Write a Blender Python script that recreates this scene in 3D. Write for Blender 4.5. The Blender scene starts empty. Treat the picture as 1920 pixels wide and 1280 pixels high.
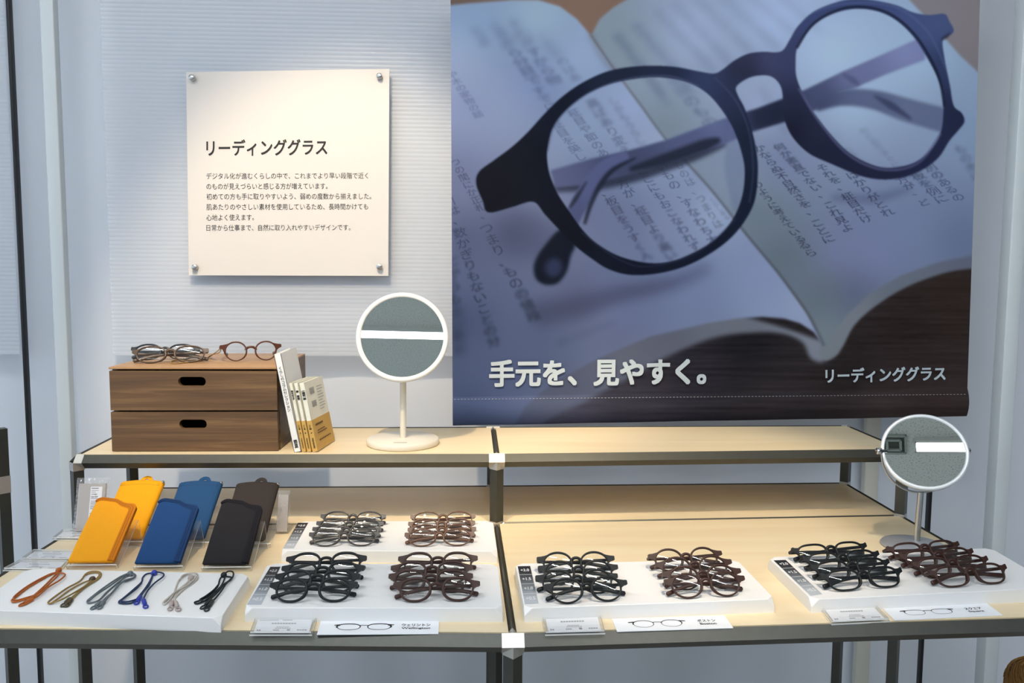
import bpy, bmesh, math, random
import numpy as np
from mathutils import Vector, Matrix
R_ = math.radians
scene = bpy.context.scene
COL = scene.collection
rng = random.Random(7)

# ---------------------------------------------------------------- camera
FPX, PITCH, YAW, ROLL, HC = 1500.0, .0888, .0473, .0069, 1.2335
cp, sp, cy, sy, cr, sr = math.cos(PITCH), math.sin(PITCH), math.cos(YAW), math.sin(YAW), math.cos(ROLL), math.sin(ROLL)
FW = np.array([sy*cp, cy*cp, -sp]); RT0 = np.array([cy, -sy, 0.]); UP0 = np.cross(RT0, FW)
RT = RT0*cr + UP0*sr
DN = RT0*sr - UP0*cr
CAM = np.array([0, 0, HC])
cam = bpy.data.cameras.new('camera'); cam_o = bpy.data.objects.new('camera', cam); COL.objects.link(cam_o)
cam.sensor_width = 36; cam.lens = FPX*36/1920; cam.clip_start = .05; cam.clip_end = 60
m = Matrix.Identity(4)
for i in range(3):
    m[i][0] = RT[i]; m[i][1] = -DN[i]; m[i][2] = -FW[i]; m[i][3] = CAM[i]
cam_o.matrix_world = m
scene.camera = cam_o
# ---------------------------------------------------------------- world, lamps, exposure
scene.view_settings.view_transform = 'Standard'; scene.view_settings.look = 'None'
scene.view_settings.exposure = -0.14; scene.view_settings.gamma = 1.0
scene.view_settings.use_curve_mapping = False
scene.cycles.use_denoising = True
scene.cycles.max_bounces = 10; scene.cycles.transparent_max_bounces = 32
scene.cycles.glossy_bounces = 4; scene.cycles.diffuse_bounces = 4
scene.cycles.sample_clamp_indirect = 6
scene.cycles.caustics_reflective = False; scene.cycles.caustics_refractive = False
w = bpy.data.worlds.new('world'); scene.world = w; w.use_nodes = True
WORLD_COL, WORLD_STR = (.74, .87, 1.0), (2.0, .05)   # added cool fill, graded brighter from the left to light the wall
wn = w.node_tree; wt = wn.nodes.new('ShaderNodeTexCoord'); wx = wn.nodes.new('ShaderNodeSeparateXYZ'); wr = wn.nodes.new('ShaderNodeMapRange')
wn.links.new(wt.outputs['Generated'], wx.inputs[0]); wn.links.new(wx.outputs[0], wr.inputs[0])
wr.inputs[1].default_value = -1; wr.inputs[2].default_value = .6; wr.inputs[3].default_value = WORLD_STR[0]; wr.inputs[4].default_value = WORLD_STR[1]
wn.nodes['Background'].inputs[0].default_value = (*WORLD_COL, 1); wn.links.new(wr.outputs[0], wn.nodes['Background'].inputs[1])
TUBE_NEAR, TUBE_FAR = 106.0, 14.0                      # fluorescent strips in the ceiling
SPOT_A = dict(loc=(-.42, .62, 2.62), aim=(-.27, 1.90, .98), power=122, ang=42, blend=.55)
SPOT_B = dict(loc=(.40, .62, 2.62), aim=(.34, 1.45, .80), power=105, ang=30, blend=.7)
WARM = (1.0, .80, .55)
CEIL_Z = 2.7
LAMP1_Y, LAMP2_Y = -1.0, .02

# ---------------------------------------------------------------- pixel rays to real points
def ray(x, y): return FW + RT*(x-960)/FPX + DN*(y-640)/FPX
def Pz(x, y, z):
    r = ray(x, y); return CAM + r*((z-HC)/r[2])
def Py(x, y, Y):
    r = ray(x, y); return CAM + r*(Y/r[1])
def Pn(x, y, p0, n):
    r = ray(x, y); n = np.array(n); return CAM + r*(((np.array(p0)-CAM)@n)/(r@n))
def proj(P):
    q = np.asarray(P, float)-CAM; z = q@FW
    return 960+FPX*(q@RT)/z, 640+FPX*(q@DN)/z
def nrm(v): v = np.array(v, float); return v/np.linalg.norm(v)

# ---------------------------------------------------------------- materials
def lin(c):
    return tuple(((v/255)/12.92 if v/255 <= .04045 else ((v/255+.055)/1.055)**2.4) for v in c)
MATS = {}
def mat(name, col, rough=.5, metal=0., spec=.5, alpha=None, noise=None, coat=0):
    if name in MATS: return MATS[name]
    mt = bpy.data.materials.new(name); mt.use_nodes = True; nt = mt.node_tree
    b = nt.nodes['Principled BSDF']; c = (*lin(col), 1)
    b.inputs['Base Color'].default_value = c; b.inputs['Roughness'].default_value = rough
    b.inputs['Metallic'].default_value = metal; b.inputs['Specular IOR Level'].default_value = spec
    b.inputs['Coat Weight'].default_value = coat
    if alpha is not None: b.inputs['Alpha'].default_value = alpha
    if noise:
        sc, amt, bump = noise
        tc = nt.nodes.new('ShaderNodeTexCoord'); n = nt.nodes.new('ShaderNodeTexNoise')
        n.inputs['Scale'].default_value = sc; n.inputs['Detail'].default_value = 4
        nt.links.new(tc.outputs['Object'], n.inputs['Vector'])
        if amt:
            mx = nt.nodes.new('ShaderNodeMix'); mx.data_type = 'RGBA'
            mx.inputs[6].default_value = tuple(v*(1-amt) for v in c[:3])+(1,)
            mx.inputs[7].default_value = tuple(min(1, v*(1+amt)) for v in c[:3])+(1,)
            nt.links.new(n.outputs['Fac'], mx.inputs[0]); nt.links.new(mx.outputs[2], b.inputs['Base Color'])
        if bump:
            bp = nt.nodes.new('ShaderNodeBump'); bp.inputs['Strength'].default_value = bump; bp.inputs['Distance'].default_value = .002
            nt.links.new(n.outputs['Fac'], bp.inputs['Height']); nt.links.new(bp.outputs[0], b.inputs['Normal'])
    MATS[name] = mt; return mt
def emit(name, col, s):
    mt = bpy.data.materials.new(name); mt.use_nodes = True; nt = mt.node_tree; nt.nodes.clear()
    e = nt.nodes.new('ShaderNodeEmission'); o = nt.nodes.new('ShaderNodeOutputMaterial')
    e.inputs[0].default_value = (*col, 1); e.inputs[1].default_value = s
    nt.links.new(e.outputs[0], o.inputs[0]); MATS[name] = mt; return mt
def thin_glass(name, tint=(1, 1, 1), ior=1.5, rough=.02, gain=1.0, haze=0., hazecol=(1, 1, 1)):
    mt = bpy.data.materials.new(name); mt.use_nodes = True; nt = mt.node_tree; nt.nodes.clear()
    t = nt.nodes.new('ShaderNodeBsdfTransparent'); t.inputs[0].default_value = (*tint, 1)
    g = nt.nodes.new('ShaderNodeBsdfGlossy'); g.inputs['Roughness'].default_value = rough
    f = nt.nodes.new('ShaderNodeFresnel'); ge = nt.nodes.new('ShaderNodeNewGeometry')
    io = nt.nodes.new('ShaderNodeMix'); io.data_type = 'FLOAT'; io.inputs[2].default_value = ior; io.inputs[3].default_value = 1/ior
    nt.links.new(ge.outputs['Backfacing'], io.inputs[0]); nt.links.new(io.outputs[0], f.inputs[0])   # same reflectance on both faces of the sheet
    mu = nt.nodes.new('ShaderNodeMath'); mu.operation = 'MULTIPLY'; mu.inputs[1].default_value = gain; mu.use_clamp = True
    mx = nt.nodes.new('ShaderNodeMixShader'); o = nt.nodes.new('ShaderNodeOutputMaterial')
    L = nt.links.new
    L(f.outputs[0], mu.inputs[0]); L(mu.outputs[0], mx.inputs[0]); L(g.outputs[0], mx.inputs[2])
    if haze:
        d = nt.nodes.new('ShaderNodeBsdfDiffuse'); d.inputs[0].default_value = (*hazecol, 1)
        m2 = nt.nodes.new('ShaderNodeMixShader'); m2.inputs[0].default_value = haze
        L(t.outputs[0], m2.inputs[1]); L(d.outputs[0], m2.inputs[2]); L(m2.outputs[0], mx.inputs[1])
    else: L(t.outputs[0], mx.inputs[1])
    L(mx.outputs[0], o.inputs[0]); MATS[name] = mt; return mt
def wood(name, c1, c2, scale=(2, 26, 26), rough=.4, dist=1.5, c3=None, detail=6, pos=(.3, .72)):
    mt = bpy.data.materials.new(name); mt.use_nodes = True; nt = mt.node_tree; b = nt.nodes['Principled BSDF']
    tc = nt.nodes.new('ShaderNodeTexCoord'); mp = nt.nodes.new('ShaderNodeMapping'); mp.inputs['Scale'].default_value = scale
    n = nt.nodes.new('ShaderNodeTexNoise'); n.inputs['Scale'].default_value = 1.6; n.inputs['Detail'].default_value = detail
    n.inputs['Distortion'].default_value = dist; n.inputs['Roughness'].default_value = .6
    r = nt.nodes.new('ShaderNodeValToRGB'); e = r.color_ramp.elements
    e[0].position, e[1].position = pos; e[0].color = (*lin(c1), 1); e[1].color = (*lin(c2), 1)
    if c3:
        q = r.color_ramp.elements.new((pos[0]+pos[1])/2); q.color = (*lin(c3), 1)
    L = nt.links.new
    L(tc.outputs['Object'], mp.inputs[0]); L(mp.outputs[0], n.inputs['Vector']); L(n.outputs['Fac'], r.inputs[0]); L(r.outputs[0], b.inputs['Base Color'])
    b.inputs['Roughness'].default_value = rough
    MATS[name] = mt; return mt

M_BLACK = mat('rack_metal', (74, 75, 71), .36, .6, noise=(90, .12, 0))
M_JOINT = mat('joint_metal', (196, 194, 190), .38, .75, noise=(60, .1, .05))
M_PALE = wood('pale_wood', (229, 208, 170), (238, 222, 188), (1.0, 14, 14), .38, .6, detail=4)
M_WALNUT = wood('walnut', (80, 58, 38), (140, 108, 70), (1.3, 30, 44), .42, .8, c3=(104, 77, 50), detail=8)
M_WALTOP = wood('walnut_top', (150, 112, 76), (186, 146, 102), (1.5, 22, 22), .4, .9, detail=6)
M_DARKIN = mat('drawer_inside', (30, 24, 20), .8)
M_TRAY = mat('tray_white', (240, 240, 240), .42, noise=(120, .01, 0))
M_WHITE = mat('white_plastic', (236, 235, 231), .35, noise=(50, .01, 0))
M_CREAM = mat('cream_plastic', (226, 220, 206), .45, noise=(50, .01, 0))
M_SIGN = mat('sign_panel', (224, 219, 215), .4, noise=(5, .01, 0))
M_INK = mat('black_ink', (26, 22, 22), .6)
M_INKG = mat('grey_ink', (150, 152, 156), .6)
M_PAPER = mat('card_paper', (238, 240, 245), .6, noise=(200, .01, 0))
M_CHROME = mat('chrome', (215, 215, 215), .12, 1.0, noise=(30, .02, 0))
M_STEEL = mat('brushed_steel', (190, 192, 192), .3, 1.0, noise=(150, .06, 0))
M_MIRROR = mat('mirror_silver', (224, 233, 231), .0, 1.0)
M_GOLD = mat('hinge_gold', (196, 150, 80), .25, 1.0)
M_LENS = thin_glass('lens_glass', (.99, .99, .99), 1.5, .025, 1.15)
M_ACRYL = thin_glass('acrylic_sheet', (.99, .99, .99), 1.45, .03, .8, .02)
M_ACEDGE = thin_glass('acrylic_edge', (.93, .95, .94), 1.5, .1, 1.5, .65, (.95, .96, .95))
M_ACSLAB = thin_glass('acrylic_slab', (.995, .995, .995), 1.45, .05, .6, .03, (.95, .95, .95))
M_FILM = thin_glass('plastic_film', (.985, .985, .985), 1.5, .08, 1.6, .05)

# ---------------------------------------------------------------- mesh builder
class MB:
    def __init__(s): s.v = []; s.f = []; s.m = []; s.s = []
    def add(s, vs, fs, mi=0, smooth=False):
        o = len(s.v); s.v += [tuple(float(c) for c in p) for p in vs]
        for f in fs: s.f.append(tuple(i+o for i in f)); s.m.append(mi); s.s.append(smooth)
    def hexa(s, b, t, mi=0, mside=None):
        """b, t: rings of equal length (bottom seen from below clockwise), makes a closed prism"""
        n = len(b); vs = list(b)+list(t)
        s.add(vs, [tuple(reversed(range(n))), tuple(range(n, 2*n))], mi)
        s.add(vs, [(i, (i+1) % n, n+(i+1) % n, n+i) for i in range(n)], mi if mside is None else mside)
    def box(s, c, d, mi=0, M=None, bev=0, seg=2, smooth=True):
        bm = bmesh.new(); bmesh.ops.create_cube(bm, size=1)
        for v in bm.verts: v.co = Vector((v.co.x*d[0], v.co.y*d[1], v.co.z*d[2]))
        if bev: bmesh.ops.bevel(bm, geom=bm.edges[:], offset=bev, segments=seg, affect='EDGES', profile=.5)
        bm.verts.ensure_lookup_table()
        vs = []
        for v in bm.verts:
            p = v.co.copy()
            if M is not None: p = M @ p
            vs.append((p.x+c[0], p.y+c[1], p.z+c[2]))
        s.add(vs, [[v.index for v in f.verts] for f in bm.faces], mi, bool(bev) and smooth); bm.free()
    def sweep(s, path, sec, mi=0, closed=False, up=(0, 0, 1), smooth=True, caps=True):
        """path: points; sec: function(i, t)->list of (a,b) in frame (side, up') or a fixed list"""
        P = [np.array(p, float) for p in path]; n = len(P); rings = []
        upv = np.array(up, float)
        for i in range(n):
            if closed: d = P[(i+1) % n]-P[i-1]
            else: d = P[min(i+1, n-1)]-P[max(i-1, 0)]
            d = nrm(d); a = np.cross(d, upv)
            if np.linalg.norm(a) < 1e-4: a = np.cross(d, np.array([0, 1, 0.01]))
            a = nrm(a); b = np.cross(a, d)
            q = sec(i, i/(n-1)) if callable(sec) else sec
            rings.append([P[i]+a*x+b*y for x, y in q])
        k = len(rings[0]); vs = [p for r in rings for p in r]; fs = []
        for i in range(n if closed else n-1):
            j = (i+1) % n
            for q in range(k): fs.append((i*k+q, i*k+(q+1) % k, j*k+(q+1) % k, j*k+q))
        s.add(vs, fs, mi, smooth)
        if not closed and caps:
            s.add(rings[0], [tuple(reversed(range(k)))], mi, False); s.add(rings[-1], [tuple(range(k))], mi, False)
    def tube(s, path, r, mi=0, k=8, closed=False, smooth=True):
        if not callable(r): rr = lambda i, t: r
        else: rr = r
        s.sweep(path, lambda i, t: [(rr(i, t)*math.cos(2*math.pi*q/k), rr(i, t)*math.sin(2*math.pi*q/k)) for q in range(k)], mi, closed, smooth=smooth)
    def lathe(s, prof, o, ax=(0, 0, 1), k=48, mi=0, smooth=True, ang=None):
        o = np.array(o, float); ax = nrm(ax); t = np.array([1, 0, 0]) if abs(ax[0]) < .9 else np.array([0, 1, 0])
        u = nrm(np.cross(ax, t)); v = np.cross(ax, u); vs = []; fs = []; n = len(prof)
        for i in range(k):
            a = 2*math.pi*i/k; d = u*math.cos(a)+v*math.sin(a)
            for r, h in prof: vs.append(o+d*r+ax*h)
        for i in range(k):
            j = (i+1) % k
            for q in range(n-1): fs.append((i*n+q, j*n+q, j*n+q+1, i*n+q+1))
        s.add(vs, fs, mi, smooth)
    def build(s, name, mats, parent=None, world=True):
        me = bpy.data.meshes.new(name)
        off = np.zeros(3)
        if parent is not None and world: off = np.array(ROOTLOC.get(parent.name, (0, 0, 0)))
        me.from_pydata([(p[0]-off[0], p[1]-off[1], p[2]-off[2]) for p in s.v], [], s.f)
        if not isinstance(mats, (list, tuple)): mats = [mats]
        for q in mats: me.materials.append(q)
        me.polygons.foreach_set('material_index', s.m); me.polygons.foreach_set('use_smooth', s.s)
        bm = bmesh.new(); bm.from_mesh(me); bmesh.ops.recalc_face_normals(bm, faces=bm.faces[:]); bm.to_mesh(me); bm.free()
        me.update()
        o = bpy.data.objects.new(name, me); COL.objects.link(o)
        if parent is not None:
            o.parent = parent
            if world: ROOTLOC[o.name] = off
        return o
ROOTLOC = {}
def empty(name, loc, label, cat, group=None):
    o = bpy.data.objects.new(name, None); COL.objects.link(o); o.empty_display_size = .05
    o.location = tuple(float(c) for c in loc); ROOTLOC[o.name] = tuple(float(c) for c in loc)
    o['label'] = label; o['category'] = cat
    if group: o['group'] = group
    return o
def tag(o, label, cat, group=None):
    o['label'] = label; o['category'] = cat
    if group: o['group'] = group
    return o
def struct(name, mb, m):
    o = mb.build(name, m); o['kind'] = 'structure'; return o
def copy_tree(root, label, group=None):
    c = root.copy(); COL.objects.link(c); c['label'] = label
    if group: c['group'] = group
    for ch in root.children:
        d = ch.copy(); COL.objects.link(d); d.parent = c
        for g in ch.children:
            e = g.copy(); COL.objects.link(e); e.parent = d
    return c

# ---------------------------------------------------------------- lettering
_tc = {}
def glyph_mesh(s, bold=0., align='LEFT', line=1.0, space=1.0):
    key = (s, bold, align, line, space)
    if key in _tc: return _tc[key]
    c = bpy.data.curves.new('tmp', 'FONT'); c.body = s; c.size = 1; c.offset = bold; c.align_x = align
    c.space_line = line; c.space_character = space; c.resolution_u = 4
    o = bpy.data.objects.new('tmp', c); COL.objects.link(o)
    dg = bpy.context.evaluated_depsgraph_get(); ev = o.evaluated_get(dg); me = ev.to_mesh()
    v = np.array([p.co[:2] for p in me.vertices]).reshape(-1, 2); fs = [tuple(p.vertices) for p in me.polygons]
    me.calc_loop_triangles(); tr = np.array([t.vertices[:] for t in me.loop_triangles]).reshape(-1, 3)
    ev.to_mesh_clear(); bpy.data.objects.remove(o); bpy.data.curves.remove(c)
    _tc[key] = (v, fs, tr); return _tc[key]
def text_into(mb, s, O, X, Y, lift=(0, 0, 0), bold=0., align='LEFT', line=1.0, mi=0, space=1.0):
    """ink box of the text mapped onto the parallelogram O + X + Y (O = lower left)"""
    v, fs, tr = glyph_mesh(s, 0., align, line, space)
    lo, hi = v.min(0)-bold, v.max(0)+bold
    O, X, Y, lift = (np.array(q, float) for q in (O, X, Y, lift))
    offs = [(0, 0)] if bold <= 0 else [(bold*a, bold*b) for a in (-1, 0, 1) for b in (-1, 0, 1) if a or b]+[(0, 0)]
    for k_, d in enumerate(offs):      # heavier strokes: the letter struck several times, slightly displaced
        t = (v+np.array(d)-lo)/(hi-lo)
        mb.add(O+lift*(1+.02*k_)+t[:, :1]*X+t[:, 1:]*Y, fs, mi)
def px_text(mb, s, tl, tr, bl, plane, lift, **k):
    TL, TR, BL = plane(*tl), plane(*tr), plane(*bl)
    text_into(mb, s, BL, TR-TL, TL-BL, lift, **k)

# ================================================================ SETTING
WALL_Y = 2.02
floor_mb = MB(); floor_mb.hexa([(-6, -5, -.1), (6, -5, -.1), (6, 3, -.1), (-6, 3, -.1)], [(-6, -5, 0), (6, -5, 0), (6, 3, 0), (-6, 3, 0)])
struct('floor', floor_mb, mat('floor_vinyl', (176, 172, 166), .45, noise=(30, .08, 0)))
def ceiling_mat():
    mt = mat('ceiling_tile', (240, 243, 240), .9); nt = mt.node_tree; b = nt.nodes['Principled BSDF']
    tc = nt.nodes.new('ShaderNodeTexCoord'); v = nt.nodes.new('ShaderNodeTexNoise'); v.inputs['Scale'].default_value = 150; v.inputs['Detail'].default_value = 2
    r = nt.nodes.new('ShaderNodeValToRGB'); r.color_ramp.elements[0].position = .36; r.color_ramp.elements[1].position = .44
    r.color_ramp.elements[0].color = (*lin((196, 202, 196)), 1); r.color_ramp.elements[1].color = (*lin((240, 243, 240)), 1)
    nt.links.new(tc.outputs['Object'], v.inputs['Vector']); nt.links.new(v.outputs['Fac'], r.inputs[0]); nt.links.new(r.outputs[0], b.inputs['Base Color'])
    return mt
cmb = MB(); cmb.hexa([(-3.5, -3.6, CEIL_Z), (3.5, -3.6, CEIL_Z), (3.5, 2.1, CEIL_Z), (-3.5, 2.1, CEIL_Z)], [(-3.5, -3.6, CEIL_Z+.1), (3.5, -3.6, CEIL_Z+.1), (3.5, 2.1, CEIL_Z+.1), (-3.5, 2.1, CEIL_Z+.1)])
struct('ceiling', cmb, ceiling_mat())
# wall behind: pale sheet with very shallow soft pleats
wb = MB(); nx = 420; vs = []
for z in (0, 2.7):
    for i in range(nx+1):
        x = -3.4+6.8*i/nx
        d = .004*math.sin(x*23+.8*math.sin(x*5))+.003*math.sin(x*9.7+1)
        vs.append((x, WALL_Y+d, z))
for z in (0, 2.7):
    for i in range(nx+1): vs.append((-3.4+6.8*i/nx, WALL_Y+.08, z))
n1 = nx+1
wb.add(vs, [(i, i+1, n1+i+1, n1+i) for i in range(nx)]+[(2*n1+i+1, 2*n1+i, 3*n1+i, 3*n1+i+1) for i in range(nx)], 0, True)
M_WALL = mat('wall_sheet', (220, 226, 236), .55, noise=(3, .015, 0))
struct('wall_back', wb, M_WALL)
# ribbed translucent sheets
def ribbed_mat():
    mt = bpy.data.materials.new('ribbed_sheet'); mt.use_nodes = True; nt = mt.node_tree; b = nt.nodes['Principled BSDF']
    b.inputs['Base Color'].default_value = (*lin((226, 231, 240)), 1); b.inputs['Roughness'].default_value = .28
    b.inputs['Alpha'].default_value = .42
    return mt
M_RIB = ribbed_mat()
def ribbed(name, x0, x1, z0, z1, y):
    mb = MB(); pitch = .0098; n = int((z1-z0)/pitch); k = 6; prof = []
    for i in range(n):
        for q in range(k):
            t = q/k; prof.append((y-.0006*(1-abs(2*t-1)**2), z0+(i+t)*pitch))
    prof.append((y, z0+n*pitch)); N = len(prof)
    vs = [(x0, a, b) for a, b in prof]+[(x1, a, b) for a, b in prof]
    vs += [(x0, y+.006, z0), (x1, y+.006, z0), (x0, y+.006, z1), (x1, y+.006, z1)]
    mb.add(vs, [(i, N+i, N+i+1, i+1) for i in range(N-1)], 0, True)
    mb.add(vs, [(2*N, 2*N+1, 2*N+3, 2*N+2), (0, N, 2*N+1, 2*N), (N-1, 2*N-1, 2*N+3, 2*N+2)], 0)
    return struct(name, mb, M_RIB)
RIB_Y = 1.965
zl = Py(500, 667, RIB_Y)[2]
ribbed('window_1', Py(202, 400, RIB_Y)[0], Py(1640, 400, RIB_Y)[0], zl, 2.62, RIB_Y)
ribbed('window_2', -3.0, Py(20, 300, RIB_Y)[0], Py(10, 664, RIB_Y)[2], 2.62, RIB_Y)
# posts, seams
M_POST = mat('post_white', (214, 222, 226), .45, noise=(40, .01, 0))
def vbar(name, x, w_, y, d, m, z0=0, z1=2.66, bev=.002):
    mb = MB(); mb.box((x, y, (z0+z1)/2), (w_, d, z1-z0), bev=bev); return struct(name, mb, m)
vbar('trim_1', Py(110, 600, 1.92)[0]+.001, .030, 1.935, .024, M_POST)
vbar('trim_2', Py(1898, 640, 1.78)[0], .033, 1.80, .036, M_POST)
vbar('trim_3', Py(1638, 860, 1.97)[0], .036, 1.985, .022, mat('post_cream', (210, 208, 196), .5, noise=(40, .01, 0)))
M_SEAM = mat('seam_black', (12, 13, 16), .5)
vbar('trim_4', Py(38, 500, 1.95)[0], .007, 1.955, .016, M_SEAM, bev=.001)
vbar('trim_5', Py(1746, 900, 1.95)[0], .007, 1.955, .016, M_SEAM, bev=.001)

# ceiling lamps (seen in the mirrors and lenses, two more added for light)
LAMP_M = {k: (emit('tube_light_'+k, (.95, .98, 1.0), e), emit('lamp_reflector_'+k, (.95, .98, 1.0), e*.45)) for k, e in (('near', TUBE_NEAR), ('far', TUBE_FAR))}
def strip_lamp(x0, x1, y, hw, label):
    t = empty('ceiling_light', ((x0+x1)/2, y, CEIL_Z), label, 'ceiling light', 'fluorescent ceiling strips')
    M_TUBE, M_DIFF = LAMP_M['near' if hw < .03 else 'far']
    f = MB()
    for yy in (-hw, hw): f.box(((x0+x1)/2, y+yy, CEIL_Z-.012), (x1-x0, .012, .024))
    for xx in (x0, x1): f.box((xx, y, CEIL_Z-.012), (.012, 2*hw, .024))
    f.build('frame', M_WHITE, t)
    d = MB(); d.box(((x0+x1)/2, y+hw*.48, CEIL_Z-.006), (x1-x0-.014, hw*.92, .01)); d.build('reflector', M_DIFF, t)
    g = MB(); g.box(((x0+x1)/2, y-hw*.48, CEIL_Z-.012), (x1-x0-.014, hw*.92, .02)); g.build('tube', M_TUBE, t); return t
def solve_tilt(lpt, yaw, Y):
    """tilt of a mirror at lpt, turned by yaw, that shows the ceiling line y = Y"""
    best = None
    for e in np.linspace(5, 60, 1101):
        n = np.array([math.sin(R_(yaw))*math.cos(R_(e)), -math.cos(R_(yaw))*math.cos(R_(e)), math.sin(R_(e))])
        d = nrm(lpt-CAM); r = d-2*(d@n)*n
        if r[2] <= .05: continue
        h = lpt+r*((CEIL_Z-lpt[2])/r[2])
        if best is None or abs(h[1]-Y) < best[0]: best = (abs(h[1]-Y), n, h)
    return best[1], best[2]
LPT_R = Py(1733, 829, Pz(1713, 1024, .75)[1]-.004); N_R, HIT_R = solve_tilt(LPT_R, -24, LAMP2_Y)
def level_dir():
    """heading of the near lamp row, so that its mirror image runs level"""
    best = None
    for f in np.linspace(-60, 60, 481):
        u_ = np.array([math.cos(R_(f)), math.sin(R_(f)), 0]); q = []
        for t in (-.05, .05):
            P = HIT_R+u_*t; q.append(proj(P-2*((P-LPT_R)@N_R)*N_R))
        sl = abs((q[1][1]-q[0][1])/(abs(q[1][0]-q[0][0])+1e-9))
        if best is None or sl < best[0]: best = (sl, f, u_)
    return best[1], best[2]
PHI2, U2 = level_dir()
def strip_row(a, b, hw, label):      # a strip of the near row, from a to b metres along it
    c = HIT_R+U2*(a+b)/2; t = strip_lamp(c[0]-(b-a)/2, c[0]+(b-a)/2, c[1], hw, label); t.rotation_euler = (0, 0, R_(PHI2))
strip_lamp(-1.7, 1.9, LAMP1_Y, .046, 'long fluorescent ceiling strip reflected across the pedestal mirror')
strip_lamp(-1.7, 1.9, -2.3, .046, 'added unseen fluorescent strip deep in the shop, brightening floor and ceiling')  # extra strip, added to brighten the floor and so the ceiling
strip_row(-.035, 1.5, .029, 'fluorescent ceiling strip ending beside the square air vent')
strip_row(-2.2, -.30, .029, 'added unseen fluorescent strip past the air vent, lighting the left side')  # extra strip, added to light the left half of the table
VC = HIT_R+U2*(-.115)
v = empty('ceiling_vent', (VC[0], VC[1], CEIL_Z), 'square ceiling air vent beside the end of the strip light', 'vent')
vm = MB()
for k_, q in enumerate((.046, .026)):
    h = CEIL_Z-.004-.003*k_
    for a in (-1, 1):
        vm.box((VC[0]+a*q, VC[1], h), (.010, 2*q, .012)); vm.box((VC[0], VC[1]+a*q, h), (2*q, .010, .012))
vm.build('louvre', mat('vent_grey', (176, 184, 178), .5), v)
vb = MB(); vb.box((VC[0], VC[1], CEIL_Z-.001), (.1, .1, .002)); vb.build('backing', mat('vent_dark', (96, 104, 98), .7), v)
v.rotation_euler = (0, 0, R_(PHI2))
def downlight(d, label):
    l = np.array(d['loc']); t = empty('downlight', (l[0], l[1], CEIL_Z), label, 'ceiling light', 'warm downlights')
    a = nrm(np.array(d['aim'])-l)
    h = MB(); h.lathe([(.001, -.10), (.045, -.10), (.05, 0), (.047, 0), (.042, -.02), (.001, -.02)], l-a*.02, a, 32)
    h.tube([l-a*.08, (l[0], l[1], CEIL_Z)], .01); h.build('housing', M_WHITE, t)
    g = MB(); g.lathe([(.0005, 0), (.04, 0)], l-a*.036, a, 32); g.build('lens', emit('spot_face', WARM, 25), t)
    L = bpy.data.lights.new('spot', 'SPOT'); L.energy = d['power']; L.color = WARM; L.spot_size = R_(d['ang']); L.spot_blend = d['blend']; L.shadow_soft_size = .03
    o = bpy.data.objects.new('spot_lamp', L); COL.objects.link(o); o.parent = t
    o.location = tuple(l+a*.02-np.array([l[0], l[1], CEIL_Z])); o.rotation_euler = Vector(a).to_track_quat('-Z', 'Y').to_euler()
downlight(SPOT_A, 'warm ceiling spotlight aimed at the wall sign'); downlight(SPOT_B, 'warm ceiling spotlight aimed at the empty half of the table')

# ================================================================ DISPLAY RACK
ZT, ZS = .75, .8838            # table top, shelf top
HD = .0130
lF, cF, rF = (-.748, 1.067), (.0525, 1.027), (.857, 1.054)
lR, cR, rR = (-.742, 1.506), (.0435, 1.500), (.8545, 1.529)
lB, cB, rB = (-.7505, 1.764), (.0425, 1.764), (.856, 1.773)
rack = empty('display_rack', (cR[0], cR[1], 0), 'two-tier display rack of dark metal tubes with pale wood panels', 'display rack')
DIA = [(HD, 0), (0, HD), (-HD, 0), (0, -HD)]
def dia(mb, a, b, h=HD, mi=0):
    q = [(x*h/HD, y*h/HD) for x, y in DIA]; mb.sweep([a, b], q, mi, smooth=False)
def rail(a, b, z):
    mb = MB(); dia(mb, (*a, z), (*b, z)); mb.build('rail', M_BLACK, rack)
def post(a, z0, z1):
    mb = MB(); q = [(HD, 0), (0, HD), (-HD, 0), (0, -HD)]
    bt = [(a[0]+x, a[1]+y, z0) for x, y in q]; tp = [(a[0]+x, a[1]+y, z1) for x, y in q]; mb.hexa(bt, tp)
    mb.build('post', M_BLACK, rack)
def joint(a, z, dirs, L=.0150, h=.0140, parent=None):
    mb = MB(); A = np.array([a[0], a[1], z])
    for d in dirs: dia(mb, A-np.array(d)*0.0, A+np.array(d)*L, h) if abs(d[2]) < .5 else mb.hexa(*[[(a[0]+x*h, a[1]+y*h, zz) for x, y in ((1, 0), (0, 1), (-1, 0), (0, -1))] for zz in (sorted((z, z+d[2]*.016)))])
    mb.build('corner_joint', M_JOINT, parent or rack)
zt, zs = ZT-HD+.001, ZS-HD+.001
for z, rows in ((zt, ((lF, cF, rF), (lR, cR, rR), (lB, cB, rB))), (zs, ((lR, cR, rR), (lB, cB, rB)))):
    for a, b, c in rows: rail(a, b, z); rail(b, c, z)
    for r1, r2 in zip(rows[:-1], rows[1:]):
        for a, b in zip(r1, r2): rail(a, b, z)
for p in (lF, cF, rF): post(p, 0, zt)
for p in (lR, cR, rR, lB, cB, rB): post(p, 0, zs)
X1, X0, Y1, Y0, ZD, ZU = (1, 0, 0), (-1, 0, 0), (0, 1, 0), (0, -1, 0), (0, 0, -1), (0, 0, 1)
for p, xs in ((lF, (X1,)), (cF, (X0, X1)), (rF, (X0,))): joint(p, zt, xs+(Y1, ZD))
for p, xs in ((lR, (X1,)), (cR, (X0, X1)), (rR, (X0,))):
    joint(p, zs, xs+(Y1, ZD)); joint(p, zt, xs+(Y1, Y0, ZD, ZU), L=.0145, h=.0135)
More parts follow.
